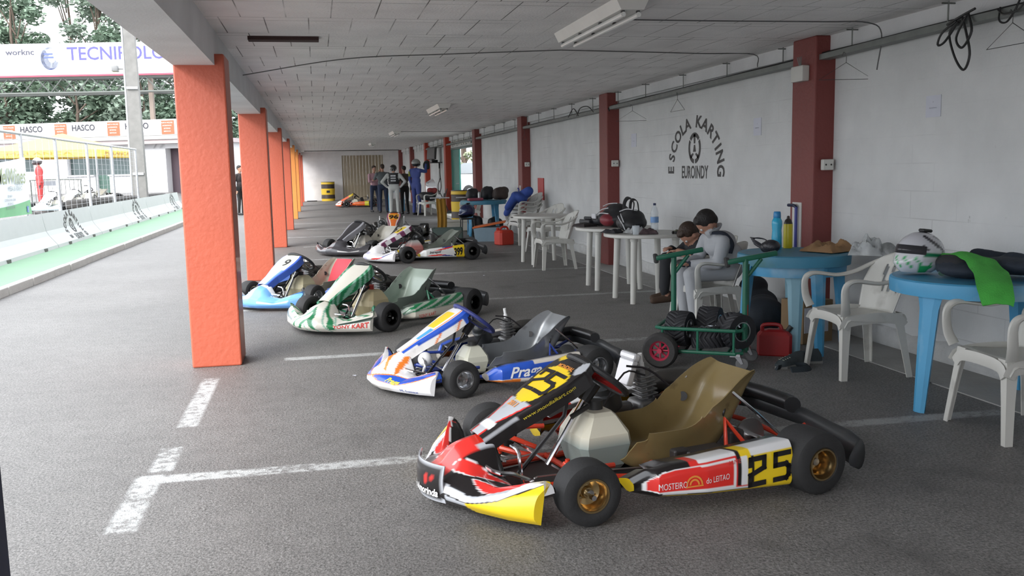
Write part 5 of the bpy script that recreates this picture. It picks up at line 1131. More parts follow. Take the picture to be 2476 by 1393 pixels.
# crumpled brown cloth and plastic bag
def crumple(name, label, cat_, x, y, z, sx, sy, h, mt, seed, rz=0, n=26, drape=0):
    def f(u, v):
        X, Y = (u - .5) * sx, (v - .5) * sy; e = max(abs(2 * u - 1), abs(2 * v - 1)); k = max(0, 1 - e ** 4)
        zz = h * k * (.55 + .9 * noise.noise(Vector((u * 3.2 + seed, v * 3.2, seed)))) + h * .45 * k * abs(noise.noise(Vector((u * 8 + seed, v * 9, 3)))) + .004
        return (X * (1 + .15 * noise.noise(Vector((v * 4, seed, 1)))), Y * (1 + .15 * noise.noise(Vector((u * 4, seed, 2)))), max(.003, zz) - (drape * max(0, u - .75) * 4 if drape else 0))
    b = MB(); b.sheet(f, n, n, thick=.003); return tag(build(name, b, mt), label, cat_, None, (x, y, z), rz)
crumple('brown_cloth', 'crumpled brown cloth on the middle blue table', 'cloth', 3.84, 6.38, .742, .34, .30, .075, mat('brown cloth', (.30, .17, .08), .85, var=.3, nscale=8), 2.1, .4)
crumple('plastic_bag', 'crumpled clear and silver plastic bag at the right of the middle blue table', 'bag', 3.93, 6.02, .742, .26, .24, .12, mat('crinkled clear film', (.60, .62, .62), .2, alpha=.6, var=.3, nscale=20), 5.3, .9)
b = MB(); b.tube([(0, 0, .02), (.06, -.03, .06), (.10, -.06, .03), (.12, -.09, -.08)], [(.035, .004)] * 4, 8, sub=4); tag(build('foil_wrapper', b, mat('grey foil', (.25, .26, .26), .35, .4, var=.5, nscale=30)), 'twisted grey foil strip hanging off the middle blue table', 'wrapper', None, (3.96, 5.94, .75), -.6)
# helmets
def helmet(label, loc, rz, shell_paint, visor, parent=None, s=1.0, name='helmet', extras=True, tilt=0):
    if parent is None: r = thing(name, label, 'helmet', loc, rz, rot=(0, tilt, rz), scale=s)
    else: r = bpy.data.objects.new('helmet', None); COL.objects.link(r); r.parent = parent; r.location = loc; r.rotation_euler = (0, tilt, rz); r.scale = (s,) * 3
    def f(u, v):
        a = 2 * PI * u; t = v; ph = lerp(-1.02, PI / 2, t); c, s_ = math.cos(ph), math.sin(ph); fx = math.cos(a); x = .145 * c * fx; y = .122 * c * math.sin(a); z = .128 * s_
        if s_ < 0 and fx > 0: x += .045 * fx ** 3 * min(1, -s_ * 2.2); z += -.01 * fx
        if fx < 0: x *= 1.05; z += .0
        return (x, y, z + .125)
    b = MB(); b.sheet(f, 56, 30, 0, paint=lambda u, v: shell_paint(((2 * PI * u + PI) % (2 * PI)) - PI, v)); b.add([f(i / 24, 0) for i in range(24)], [tuple(range(24))], 1, False)
    build('helmet_shell', b, [mat('helmet paint', attr=True, rough=.25, coat=.6, var=.03), mat('helmet lining', (.02, .02, .02), .9)], r, **({} if parent is None else {}))
    b = MB()
    def g(u, v): a = lerp(-1.15, 1.15, u); ph = lerp(-.08, .32, v); c = math.cos(ph); x = .145 * c * math.cos(a); x += .045 * math.cos(a) ** 3 * min(1, max(0, -math.sin(ph)) * 2.2); return (x * 1.025 + .002, .122 * c * math.sin(a) * 1.03, .128 * math.sin(ph) + .128)
    b.sheet(g, 24, 8, thick=.003); build('visor', b, visor, r)
    if extras: b = MB(); b.box((-.02, 0, .262), (.07, .05, .02), .008); build('air_vent', b, mat('black vent', (.02, .02, .02), .5), r)
    return r
def hp_white(a, v):
    if v < .42:
        if abs(a) > 1.1 and v > .26: return C_('1c7a52') if v > .36 else C_('c9cbcb')
        return C_('2fae62') if (.9 < a < 1.5 and v < .2) or (math.sin(a * 14 + v * 30) > .75 and .1 < v < .34) else C_('dcdde0')
    q = noise.noise(Vector((a * 2.2, v * 9, 1)));
    if abs(a) > .9 and .45 < v < .80 and math.sin(abs(a) * 7 + v * 26) > .45: return C_('24222a')
    if abs(a) > 2.2 and q > .05: return C_('2a2830')
    return C_('c6c6cc') if v < .9 else C_('77777f')
helmet('white full face helmet with black and green graphics on the right blue table', (3.50, 4.84, .745), math.radians(188), hp_white, mat('dark helmet visor', (.03, .03, .035), .12), tilt=-.12)
# second helmet, open, dark, lying beside; dark jacket and green cloth
blob('jacket', [('e', (0, 0, .05), (.26, .20, .06), (0, 0, .4), 0), ('e', (.12, -.15, .07), (.16, .22, .05), (0, .1, .2), 0), ('e', (-.10, .04, .085), (.10, .14, .05), (0, 0, 0), 1), ('c', (-.16, -.05, .05), (-.02, .12, .10), .05, .04, 1), ('c', (.1, .12, .11), (.32, -.02, .07), .045, .04, 0), ('c', (.15, -.1, .1), (.28, -.3, .06), .05, .05, 0)], [mat('navy jacket cloth', (.022, .03, .045), .85, bump=.8, bscale=18), mat('black padded cloth', (.03, .03, .035), .7, bump=.8, bscale=14)], .014, label='dark navy jacket spread over the right blue table behind the green cloth', category='jacket').location = (3.72, 4.62, .745)
def gcl(u, v):
    P = [(3.62, 4.83, .86), (3.60, 4.70, .87), (3.63, 4.60, .885), (3.62, 4.46, .865), (3.56, 4.30, .815), (3.47, 4.16, .765), (3.44, 4.10, .70), (3.435, 4.085, .67)]
    W_ = [.02, .028, .05, .075, .085, .085, .08, .07]; t = v * 7; i = min(6, int(t)); k = t - i; p = Vector(P[i]).lerp(Vector(P[i + 1]), k); w_ = lerp(W_[i], W_[i + 1], k); d = Vector((.75, -.45, 0)).normalized(); return p + d * (u * 2 - 1) * w_ + Vector((0, 0, .010 * noise.noise(Vector((u * 3, v * 9, 0))) - .012 * (u * 2 - 1) ** 2))
b = MB(); b.sheet(gcl, 12, 50, thick=.008); tag(build('green_cloth', b, mat('bright green towelling', (.07, .42, .06), .9, var=.2, nscale=12, bump=.5, bscale=120)), 'bright green cloth strip lying over the jacket and off the right blue table', 'cloth')
b = MB(); b.tube([(0, 0, .02), (.05, .03, .05), (.10, .0, .03), (.13, -.05, .02), (.08, -.09, .03)], .018, 8, sub=5); tag(build('balaclava', b, mat('printed green black cloth', (.06, .12, .09), .8, var=.9, nscale=30)), 'dark printed balaclava between white helmet and jacket', 'balaclava', None, (3.50, 4.62, .75), .3)
# sports bags on the second white table
M_BAG = mat('black bag nylon', (.022, .022, .025), .55, bump=.6, bscale=14); M_STR = mat('white bag piping', (.62, .62, .64), .5); M_BRD = mat('dark red bag panel', (.20, .02, .03), .5)
def arcs(b, pts, r_=.005, m=0): b.tube(pts, r_, 5, sub=5)
r = thing('sports_bag', 'black sports bag with white piping and tall strap handles, nearer of the two', 'bag', (3.30, 9.40, .72), scale=1.15); blob('bag_body', [('e', (0, 0, .085), (.14, .20, .085), (0, 0, 0), 0), ('e', (.02, .02, .13), (.11, .16, .08), (0, 0, 0), 0), ('e', (-.05, -.1, .07), (.09, .12, .07), (0, 0, 0), 0)], M_BAG, .012, r)
b = MB(); arcs(b, [(-.13, -.16, .10), (-.12, -.05, .165), (-.10, .0, .17)]); arcs(b, [(-.145, -.15, .09), (-.14, -.04, .14), (-.12, .03, .15)]); arcs(b, [(-.13, -.2, .03), (-.14, -.16, .08), (-.13, -.10, .10)]); arcs(b, [(-.10, .05, .19), (-.04, .0, .213), (.03, -.08, .20)]); build('piping', b, M_STR, r)
b = MB(); b.tube([(-.02, .16, .16), (-.02, .14, .26), (-.02, .06, .31), (-.02, -.05, .31), (-.02, -.13, .27), (-.02, -.10, .19)], [(.004, .018)] * 6, 8, sub=5); b.tube([(.03, .13, .17), (.03, .10, .27), (.03, .02, .30), (.03, -.08, .28), (.03, -.12, .2)], [(.004, .015)] * 5, 8, sub=5); build('handle', b, mat('webbing', (.02, .02, .022), .8), r)
r = thing('sports_bag', 'black sports bag with red and white panels, farther of the two', 'bag', (3.40, 10.25, .72), scale=1.25); blob('bag_body', [('e', (0, 0, .08), (.15, .22, .08), (0, 0, .2), 0), ('e', (.03, .04, .13), (.12, .17, .09), (0, 0, 0), 0), ('e', (-.08, .2, .05), (.09, .12, .05), (0, 0, 0), 0), ('e', (-.09, -.05, .07), (.07, .12, .06), (0, 0, 0), 1)], [M_BAG, M_BRD], .012, r)
b = MB(); arcs(b, [(-.14, .17, .10), (-.12, .05, .16), (-.08, -.04, .18)]); arcs(b, [(-.15, .15, .08), (-.14, .03, .13), (-.10, -.1, .13)]); arcs(b, [(-.08, .12, .19), (-.03, .08, .215), (.02, .0, .22)]); build('piping', b, M_STR, r)
b = MB(); b.box((-.17, .12, .10), (.02, .07, .05), .01, (0, 0, .3)); build('white_patch', b, M_STR, r)
b = MB(); b.hull([(-.1, -.12, 0), (.1, -.12, 0), (-.1, .12, 0), (.1, .12, 0), (-.09, -.1, .035), (.09, -.1, .03), (-.08, .1, .03), (.06, .1, .04), (0, 0, .05)]); tag(build('folded_cloth', b, mat('dark brown cloth', (.03, .022, .022), .8, bump=.6)), 'dark folded garment flat at the left of the bag table', 'cloth', None, (3.10, 10.50, .72), .4)
b = MB(); b.box((0, 0, .03), (.16, .26, .05), .012, (0, .1, 0)); b.box((0.02, 0.02, .07), (.10, .14, .035), .01, (0, .2, .2)); tag(build('black_case', b, M_BAG), 'small black case propped beside the farther sports bag', 'case', None, (3.20, 10.62, .735), .2)
crumple('glove', 'black racing glove with light trim at the left of the bottle table', 'glove', 3.06, 9.32, .722, .16, .22, .04, mat('black glove', (.03, .03, .035), .7, var=.5, nscale=20), 7.7, .5)
crumple('glove', 'dark patterned racing glove in front of the clear bottle', 'glove', 3.34, 8.98, .722, .13, .20, .05, mat('patterned glove', (.09, .06, .065), .7, var=.9, nscale=26), 9.1, 1.2)
crumple('plastic_bag', 'clear crumpled film on the bottle table by the near sports bag', 'bag', 3.26, 9.16, .722, .20, .18, .07, mat('crinkled clear film', (.6, .62, .62), .2, alpha=.6), 3.3, .2)
r = thing('toy_car', 'small dark green toy buggy alone on the bottle table', 'toy', (3.60, 8.86, .72), .3); b = MB(); b.box((0, 0, .028), (.05, .03, .018), .004); b.box((0, 0, .04), (.02, .022, .012), .003); build('toy_body', b, mat('olive toy plastic', (.08, .09, .05), .5), r)
for sx in (-1, 1):
    for sy in (-1, 1): b = MB(); b.rod((sx * .027, sy * .014, .016), (sx * .027, sy * .030, .016), .016, n=12); build('toy_wheel', b, M_DK, r)
# ================================================================ GREEN KART TROLLEY WITH TYRES
M_GT = mat('green trolley paint', (.012, .13, .075), .4, var=.1, coat=.2)
r = thing('kart_trolley', 'green steel trolley with raised handles in front of the blue tables', 'trolley', (2.67, 6.08, 0), math.radians(-34)); b = MB()
tw, td = .30, .19
for z in (.275, .115):
    b.tube([(-tw + .04, -td, z), (tw - .04, -td, z), (tw, -td + .04, z), (tw, td - .04, z), (tw - .04, td, z), (-tw + .04, td, z), (-tw, td - .04, z), (-tw, -td + .04, z)], .013, 8, closed=True)
for x in (-.25, 0, .25):
    for s in (-1, 1): b.rod((x, s * td, .115), (x, s * td, .275), .009)
for x in (-.2, 0, .2): b.rod((x, -td, .11), (x, td, .11), .009)
build('deck_frame', b, M_GT, r)
for x, y, h_ in ((-.25, td, .76), (tw, -.02, .76), (tw, .045, .72)):
    b = MB(); b.rod((x, y, .10), (x, y, h_), .020, n=12); build('upright', b, M_GT, r)
for x, y, d, nm in ((-.25, td, 1, 0), (tw, .0, 1, 1)):
    b = MB(); b.box((x + .04, y + .0, .77), (.36, .035, .035), .006, (0, -.16, .45)); b.rod((x + .0, y, .62), (x + .10, y + .04, .76), .014); build('cross_arm', b, M_GT, r)
    b = MB(); b.box((x - .12, y - .07, .74), (.03, .045, .07), .008, (0, -.16, .45)); build('arm_end', b, mat('black rubber cap', (.03, .03, .03), .6), r)
b = MB(); b.rod((tw + .01, -.02, .36), (tw + .01, -.02, .44), .012); build('red_grip', b, mat('red rubber grip', (.4, .03, .03), .5), r)
for s in (1, -1):
    b = MB(); T_ = Matrix.Translation((-tw + .05, s * .25, .127)) @ Matrix.Rotation(PI / 2, 4, 'X'); b.lathe([(.07, -.035), (.11, -.04), (.125, -.02), (.127, 0), (.125, .02), (.11, .04), (.07, .035)], 28, T_); wv = build('pneumatic_wheel', b, mat('trolley tyre rubber', (.035, .033, .033), .8, bump=.4), r)
    b = MB(); b.lathe([(.058, -.02), (.072, -.036), (.072, .036), (.058, .02), (.058, -.02)], 24, T_); b.rod(T_ @ Vector((0, 0, -.04)), T_ @ Vector((0, 0, .04)), .018)
    for k in range(8): a = k * PI / 4; b.rod(T_ @ Vector((.015 * math.cos(a), .015 * math.sin(a), .005)), T_ @ Vector((.062 * math.cos(a), .062 * math.sin(a), .005)), .007, n=5)
    build('red_wheel_centre', b, mat('red wheel plastic', (.42, .03, .07), .4), wv)
M_ZN = mat('zinc steel', (.42, .42, .44), .35, .8)
for x, y in ((tw - .04, -td + .02), (tw - .02, td - .02)):
    b = MB(); b.box((x, y, .100), (.07, .07, .008)); b.hull([(x - .02, y - .022, .115), (x + .03, y - .022, .115), (x - .02, y + .022, .115), (x + .03, y + .022, .115), (x + .04, y - .022, .045), (x + .055, y - .022, .05), (x + .04, y + .022, .045), (x + .055, y + .022, .05)]); cf = build('castor_fork', b, M_ZN, r)
    b = MB(); T_ = Matrix.Translation((x + .045, y, .045)) @ Matrix.Rotation(PI / 2, 4, 'X'); b.lathe([(.001, -.014), (.03, -.014), (.043, -.012), (.045, 0), (.043, .012), (.03, .014), (.001, .014)], 20, T_); build('castor_wheel', b, mat('grey castor rubber', (.12, .12, .12), .6), cf)
# rain tyres lying in the trolley
def tread_tyre(R_, hw):
    b = MB()
    def f(u, v):
        a = 2 * PI * u; y = lerp(-hw, hw, v); k = abs(y / hw); rr = R_ * (1 - .05 * k ** 4); g = math.sin(a * 22 + 9 * k) > .45 or abs(k - .5) < .04
        return (math.cos(a) * (rr - (.006 if g and k < .93 else 0)), y, math.sin(a) * (rr - (.006 if g and k < .93 else 0)))
    b.sheet(f, 176, 22)
    for s in (-1, 1): b.lathe([(R_ * .95, s * hw), (R_ * .80, s * hw * 1.02), (.074, s * hw * .98), (.066, s * hw * .85), (.066, 0)] if s > 0 else [(.066, 0), (.066, -hw * .85), (.074, -hw * .98), (R_ * .80, -hw * 1.02), (R_ * .95, -hw)], 36, Matrix.Rotation(PI / 2, 4, 'X') @ Matrix.Diagonal((1, 1, 1, 1)))
    return b
tt = tread_tyre(.128, .075); RB2 = mat('wet tyre rubber', (.020, .020, .024), .6, var=.3)
tp0 = None
for loc, rot, lab in (((2.53, 6.15, .250), (0, 0, .80), 'treaded rain tyre standing at the left end of the green trolley'), ((2.70, 6.04, .200), (PI / 2 - .1, 0, .2), 'rain tyre lying flat in the middle of the green trolley'), ((2.86, 5.94, .250), (0, 0, .25), 'treaded rain tyre standing at the right end of the green trolley'), ((2.80, 6.24, .255), (0, 0, .9), 'rain tyre behind the flat one in the green trolley')):
    t_ = thing('rain_tyre', lab, 'tyre', loc, 0, 'rain tyres in the green trolley', rot=rot); b_ = build('tyre', tt, RB2, t_)
    if tp0 is None: tp0 = b_.data
    else: m_ = b_.data; b_.data = tp0; bpy.data.meshes.remove(m_)
    for s in (-1,): rm = MB(); T0 = rim_mb(.066, .075, s); build('rim', T0, mat('rim steel', (.55, .56, .58), .2, .95), t_)
# red fuel can, cardboard box, bags, shoes under the tables
r = thing('fuel_can', 'dark red petrol can on the floor beside the green trolley', 'fuel can', (3.30, 6.20, 0), math.radians(-30), scale=.9); b = MB(); b.loft([[(sx * w_, sy * d, z) for sx, sy in ((-1, -.7), (-.85, -1), (.85, -1), (1, -.7), (1, .7), (.85, 1), (-.85, 1), (-1, .7))] for z, w_, d in ((0, .13, .08), (.01, .14, .085), (.17, .14, .085), (.20, .11, .07), (.215, .05, .04))], 0, smooth=False); build('can_body', b, mat('red can plastic', (.33, .012, .014), .45, var=.08), r)
b = MB(); b.tube([(-.10, 0, .19), (-.09, 0, .245), (.03, 0, .25), (.06, 0, .20)], .016, 8, sub=4); build('can_handle', b, mat('red can plastic'), r); b = MB(); b.rod((.09, 0, .18), (.13, 0, .24), .022, n=12); build('can_cap', b, M_DK, r)
r = thing('cardboard_box', 'brown cardboard box with a white sheet under the middle blue table', 'box', (3.80, 6.62, 0), math.radians(12)); b = MB(); b.box((0, 0, .17), (.30, .26, .34), .004); build('carton', b, mat('brown cardboard', (.26, .17, .09), .85, var=.1), r); b = MB(); b.box((-.02, -.133, .19), (.24, .006, .20)); build('white_sheet', b, mat('white paper sheet', (.55, .54, .58), .8), r)
blob('duffel_bag', [('e', (0, 0, .16), (.20, .17, .15), (0, 0, 0), 0), ('e', (.05, .10, .20), (.15, .13, .12), (0, 0, 0), 0), ('e', (-.1, .05, .1), (.12, .14, .10), (0, 0, 0), 1)], [mat('dark blue black bag', (.02, .026, .035), .8, bump=.7, bscale=12), mat('dark teal bag', (.02, .05, .065), .8, bump=.6)], .014, label='dark blue duffel bag on the floor under the middle blue table', category='bag').location = (3.62, 7.02, 0)
blob('duffel_bag', [('e', (0, 0, .14), (.17, .22, .13), (0, 0, 0), 0), ('e', (0, .1, .28), (.14, .12, .1), (0, 0, 0), 0)], mat('dark blue black bag'), .016, label='black bag piled by the wall behind the middle blue table', category='bag').location = (3.98, 7.80, 0)
def shoe(label, x, y, rz, grp):
    r = thing('shoe', label, 'shoe', (x, y, 0), math.radians(rz), grp); b = MB(); rg = []
    for t, w_, h_ in ((-.13, .03, .05), (-.11, .036, .085), (-.05, .036, .085), (.02, .040, .065), (.08, .045, .05), (.12, .035, .035), (.14, .015, .02)): rg.append([(t, w_ * math.cos(q), .018 + max(0, h_ * math.sin(q)) if math.sin(q) > 0 else .018) for q in [2 * PI * k / 12 for k in range(12)]])
    b.loft(rg, 0); build('upper', b, mat('dark trainer', (.035, .045, .05), .7, var=.5, nscale=20), r); b = MB(); b.prism([(-.135, -.03), (-.05, -.035), (.08, -.045), (.145, -.01), (.145, .01), (.08, .045), (-.05, .035), (-.135, .03)], 0, .02); build('sole', b, mat('grey sole', (.2, .2, .19), .7), r)
    b = MB(); [b.rod((.03 + k * .02, -.025, .072 - k * .004), (.03 + k * .02, .025, .072 - k * .004), .003, n=5) for k in range(4)]; build('laces', b, mat('pale lace', (.3, .32, .25), .7), r)
shoe('dark trainer with pale laces on the floor before the petrol can', 3.20, 5.78, 200, 'trainers on the floor'); shoe('dark trainer behind the laced one, beside the white chair leg', 3.34, 5.86, 170, 'trainers on the floor')
b = MB(); b.tube([(0, 0, .012), (.12, -.03, .010), (.2, .05, .010), (.1, .12, .012), (-.04, .1, .01)], [(.03, .009)] * 5, 8, sub=5); tag(build('dark_strap', b, mat('dark rag', (.02, .028, .035), .8)), 'dark strap lying on the floor in front of the trainers', 'strap', None, (3.12, 5.62, 0), .3)
# ================================================================ MIDDLE DISTANCE
r = thing('fuel_can', 'bright red jerry can standing alone right of the orange lidded box', 'fuel can', (3.42, 16.95, 0), math.radians(20)); b = MB(); b.loft([[(sx * w_, sy * w_ * .9, z) for sx, sy in ((-1, -.7), (-.8, -1), (.8, -1), (1, -.7), (1, .7), (.8, 1), (-.8, 1), (-1, .7))] for z, w_ in ((0, .14), (.015, .155), (.23, .155), (.27, .13), (.28, .08))], 0, smooth=False); build('can_body', b, mat('bright red plastic', (.55, .04, .02), .4, var=.06), r)
b = MB(); b.tube([(-.1, 0, .26), (-.04, 0, .33), (.06, 0, .33), (.1, 0, .26)], .02, 8, sub=4); build('can_handle', b, mat('bright red plastic'), r); b = MB(); b.rod((-.1, .03, .26), (-.12, .03, .32), .03, n=12); build('can_cap', b, mat('bright red plastic'), r)
r = thing('storage_box', 'translucent storage box with a tilted orange lid', 'box', (3.34, 18.0, 0), math.radians(-14)); b = MB(); b.loft([[(sx * w_, sy * d, z) for sx, sy in ((-1, -1), (1, -1), (1, 1), (-1, 1))] for z, w_, d in ((0, .27, .19), (.28, .31, .22), (.28, .30, .21), (.01, .26, .18))], 0, smooth=False, caps=True); build('tub', b, mat('milky tub plastic', (.30, .42, .50), .4, alpha=.9, var=.15), r)
b = MB(); b.box((0.0, 0, .325), (.66, .46, .03), .01, (0, -.17, 0)); build('lid', b, mat('orange lid plastic', (.70, .15, .03), .4), r)
blob('red_bag', [('e', (0, 0, .1), (.2, .14, .1), (0, 0, 0), 0)], mat('red brown cloth', (.25, .03, .03), .8), .02, label='red cloth bundle inside the storage box', category='cloth').location = (3.36, 18.0, .02)
def bagblob(label, x, y, z, sx, sy, sz, mt, seed, vox=.02):
    rg = random.Random(seed); rr = min(sx, sy) * .30; P = [('c', (ax * (sx / 2 - rr), ay * (sy / 2 - rr), rr), (ax * (sx / 2 - rr) * .9, ay * (sy / 2 - rr) * .9, sz - rr * rg.uniform(.9, 1.4)), rr, rr * .9, 0) for ax in (-1, 1) for ay in (-1, 1)] + [('e', (0, 0, sz * .5), (sx * .42, sy * .42, sz * .5), (0, 0, 0), 0)] + [('e', (rg.uniform(-.25, .25) * sx, rg.uniform(-.25, .25) * sy, sz * rg.uniform(.4, .75)), (sx * .33, sy * .33, sz * .33), (0, 0, 0), 0) for _ in range(3)]
    o = blob('backpack', P, mt, vox, label=label, category='bag'); o.location = (x, y, z); return o
MBK = mat('black bag nylon'); MBB = mat('brown black bag', (.05, .035, .03), .7, bump=.5)
bagblob('black backpack at the left of the far blue table', 3.30, 19.75, .76, .28, .28, .26, MBK, 1); bagblob('black backpack in the middle of the far blue table', 3.62, 19.7, .76, .30, .28, .30, MBK, 2); bagblob('rounded black brown backpack at the right of the far blue table', 3.86, 19.45, .76, .34, .3, .28, MBB, 3)
bagblob('black bag on the floor under the far blue table, left one', 3.38, 19.9, 0, .34, .3, .42, MBK, 4); bagblob('black bag on the floor under the far blue table, right one', 3.78, 19.7, 0, .34, .3, .40, MBK, 5)
bottle('spray_can', 'grey spray can standing on the far blue table in front of the bags', 3.38, 19.3, .76, [(.001, 0), (.032, 0), (.033, .01), (.033, .16), (.025, .18)], mat('grey can', (.35, .36, .36), .35, .5), [(.012, .18), (.012, .21), (.001, .21)], M_DK)
b = MB(); b.box((0, 0, .03), (.34, .12, .06), .02); tag(build('pink_case', b, mat('dull pink case', (.35, .08, .12), .6)), 'dull pink pencil case on the far blue table', 'case', None, (3.28, 19.24, .76), .2)
blob('blue_jacket', [('e', (0, 0, .0), (.16, .28, .10), (0, .5, 0), 0), ('c', (-.05, .1, 0), (-.22, .15, -.30), .09, .06, 0), ('c', (.08, -.05, .05), (.15, -.18, .12), .1, .09, 0), ('c', (-.1, -.1, .02), (-.24, -.05, -.18), .08, .06, 0)], mat('bright blue cloth', (.03, .07, .30), .8, bump=.6, bscale=10), .018, label='bright blue overalls thrown over the stack of white chairs', category='overalls').location = (3.72, 16.92, .88)
r = thing('white_chest', 'white flat storage chest on the floor beyond the towel stand', 'chest', (3.18, 21.25, 0), math.radians(-8)); b = MB(); b.box((0, 0, .11), (.78, .45, .20), .02); build('chest_body', b, mat('cream plastic', (.62, .60, .53), .5, var=.04), r); b = MB(); b.box((0, 0, .235), (.76, .43, .05), .02); build('lid', b, mat('cream plastic'), r)
r = thing('tool_crate', 'grey green open tool crate behind kart 399', 'crate', (2.58, 18.6, 0), math.radians(-10)); b = MB(); b.box((0, 0, .02), (.62, .36, .02)); [b.box((x, y, .13), s) for x, y, s in ((-.30, 0, (.02, .36, .24)), (.30, 0, (.02, .36, .24)), (0, -.17, (.62, .02, .24)), (0, .17, (.62, .02, .24)))]; build('crate_shell', b, mat('grey green plastic', (.06, .09, .08), .6), r)
helmet('dark blue helmet on a low stool left of the far blue table', (3.05, 18.95, .42), math.radians(200), lambda a, v: C_('1a2450') if v > .2 else C_('10131c'), mat('blue tinted visor', (.05, .08, .16), .15), s=1.15)
r = thing('stool', 'low dark stool under the dark blue helmet', 'stool', (3.05, 18.95, 0)); b = MB(); b.box((0, 0, .405), (.3, .3, .03), .01); build('stool_seat', b, M_DK, r)
for sx in (-1, 1):
    for sy in (-1, 1): b = MB(); b.rod((sx * .12, sy * .12, .4), (sx * .14, sy * .14, 0), .012); build('leg', b, M_DK, r)
r = thing('towel_stand', 'white T shaped stand with an ochre towel over the bar', 'stand', (2.70, 20.6, 0)); b = MB(); b.rod((0, 0, 0), (0, 0, .80), .014); b.rod((-.2, 0, .02), (.2, 0, .02), .014); b.rod((0, -.2, .02), (0, .2, .02), .014); b.rod((-.22, 0, .80), (.22, 0, .80), .014); build('stand_frame', b, M_STR, r)
b = MB(); b.sheet(lambda u, v: (lerp(-.09, .12, u) + .01 * math.sin(v * 9), (-.03 if v < .5 else .03) + .015 * math.sin(u * 14), .815 - abs(v - .5) * 1.35 - .02 * u), 14, 20, thick=.004); tag(build('towel', b, mat('ochre towel', (.42, .22, .03), .9, var=.2, bump=.4)), 'ochre yellow towel hanging over the white T stand', 'towel', None, (2.72, 20.6, 0), 0)
r = thing('side_stand', 'white T shaped kart stand in front of the doorway', 'stand', (3.46, 21.2, 0)); b = MB(); b.rod((0, 0, 0), (0, 0, .78), .013); b.rod((-.3, 0, .78), (.25, 0, .78), .014); b.rod((-.2, 0, .02), (.2, 0, .02), .014); build('stand_frame', b, M_STR, r)
# television shelf with set, cable, gas pump like fitting on the wall before the far pilaster
r = thing('television', 'old flat television standing on the wall shelf past the doorway', 'television', (3.95, 31.9, 1.72), math.radians(20)); b = MB(); b.box((0, 0, .28), (.06, .62, .42), .01, (0, .1, 0)); b.box((0, 0, .04), (.12, .2, .08), .01); build('casing', b, mat('dark grey casing', (.05, .05, .05), .4), r); b = MB(); b.box((-.037, 0, .285), (.006, .56, .36), 0, (0, .1, 0)); build('screen', b, mat('grey unlit screen', (.16, .15, .15), .25), r)
b = MB(); b.box((0, 0, 0), (.42, .8, .03), .004); b.box((.15, 0, -.1), (.03, .05, .2)); b.box((.04, .3, .06), (.2, .18, .08), .01); tag(build('wall_shelf', b, M_DK), 'black wall shelf under the television', 'shelf', None, (4.03, 31.8, 1.68))
b = MB(); b.tube([(4.16, 31.4, 1.65), (4.14, 31.3, 1.3), (4.12, 31.0, 1.05), (4.1, 30.9, .8), (4.12, 31.6, .6), (4.14, 31.9, .9), (4.14, 31.3, 1.15)], .014, 6, sub=6); tag(build('wall_cable', b, M_BLK), 'looped black cable hanging from the television shelf', 'cable')
b = MB(); b.box((WX - .01, 32.4, 1.25), (.005, .22, .5)); tag(build('printed_notice', b, [mat('grey printed notice', (.42, .41, .40), .8, var=.3, nscale=14)]), 'narrow printed notice under the television shelf', 'notice')
for x, y, lb, mt in ((3.75, 29.0, 'dark jackets heaped on the far white chair', MBK), ): bagblob(lb, 3.45, 29.2, .46, .5, .45, .28, mt, 9, .03)
bagblob('dark red jacket on top of the heap on the far chair', 3.62, 29.4, .70, .34, .3, .16, mat('dark red cloth', (.22, .03, .03), .8), 11, .03)
r = thing('pushchair', 'dark folded pushchair beside the far white chair', 'pushchair', (3.86, 28.5, 0)); b = MB(); b.tube([(-.1, 0, .1), (.0, 0, .5), (.12, 0, .85)], .015); b.tube([(.15, 0, .1), (.0, 0, .5), (-.15, 0, .8)], .015); b.sheet(lambda u, v: (lerp(.0, .1, v) - .05, (u - .5) * .3, lerp(.15, .7, v)), 6, 8, thick=.02); build('folded_frame', b, M_DK, r)
for sx in (-.1, .15):
    b = MB(); b.lathe([(.03, -.015), (.08, -.02), (.09, 0), (.08, .02), (.03, .015)], 18, Matrix.Translation((sx, -.15, .09)) @ Matrix.Rotation(PI / 2, 4, 'X')); build('wheel', b, M_BLK, r)
# loose things between the far karts: battery box, spare wheel, cable on floor
b = MB(); b.box((0, 0, .16), (.24, .18, .32), .01); b.box((0, 0, .335), (.25, .19, .03), .006, m=1); tag(build('battery_box', b, [mat('dark grey box', (.06, .065, .075), .5), M_PL]), 'dark grey battery box with pale lid between the black kart and kart 399', 'box', None, (1.42, 17.6, 0), .2)
b = MB(); b.tube([(2.3, 22.6, .01), (2.7, 22.3, .012), (3.0, 22.5, .01), (3.5, 22.0, .012), (3.9, 21.9, .01)], .012, 6, sub=5); tag(build('floor_cable', b, M_BLK), 'black cable snaking over the floor before the doorway', 'cable')
# navy column beside the photographer
b = MB(); b.box((-.78, 1.61, 1.1), (.374, .386, 2.2), .012); tag(build('concrete_column', b, mat('navy column paint', (.03, .045, .10), .6)), 'dark navy column edge at the bottom left corner of the picture', 'column')
# small litter on the asphalt
for i, (x, y, s) in enumerate(((.55, 10.2, .02), (1.35, 12.9, .018), (2.15, 12.1, .02), (.2, 6.4, .02))):
    b = MB(); b.hull([(random.uniform(-s, s), random.uniform(-s, s), random.uniform(0, s * .4)) for _ in range(8)]); tag(build('paper_scrap', b, M_PAPER), ['white paper scrap on the asphalt beside the streaked kart', 'tiny white scrap in front of kart 399', 'tiny white scrap on the asphalt before the round tables', 'pale scrap on the asphalt left of the blue kart'][i], 'litter', None, (x, y, 0))
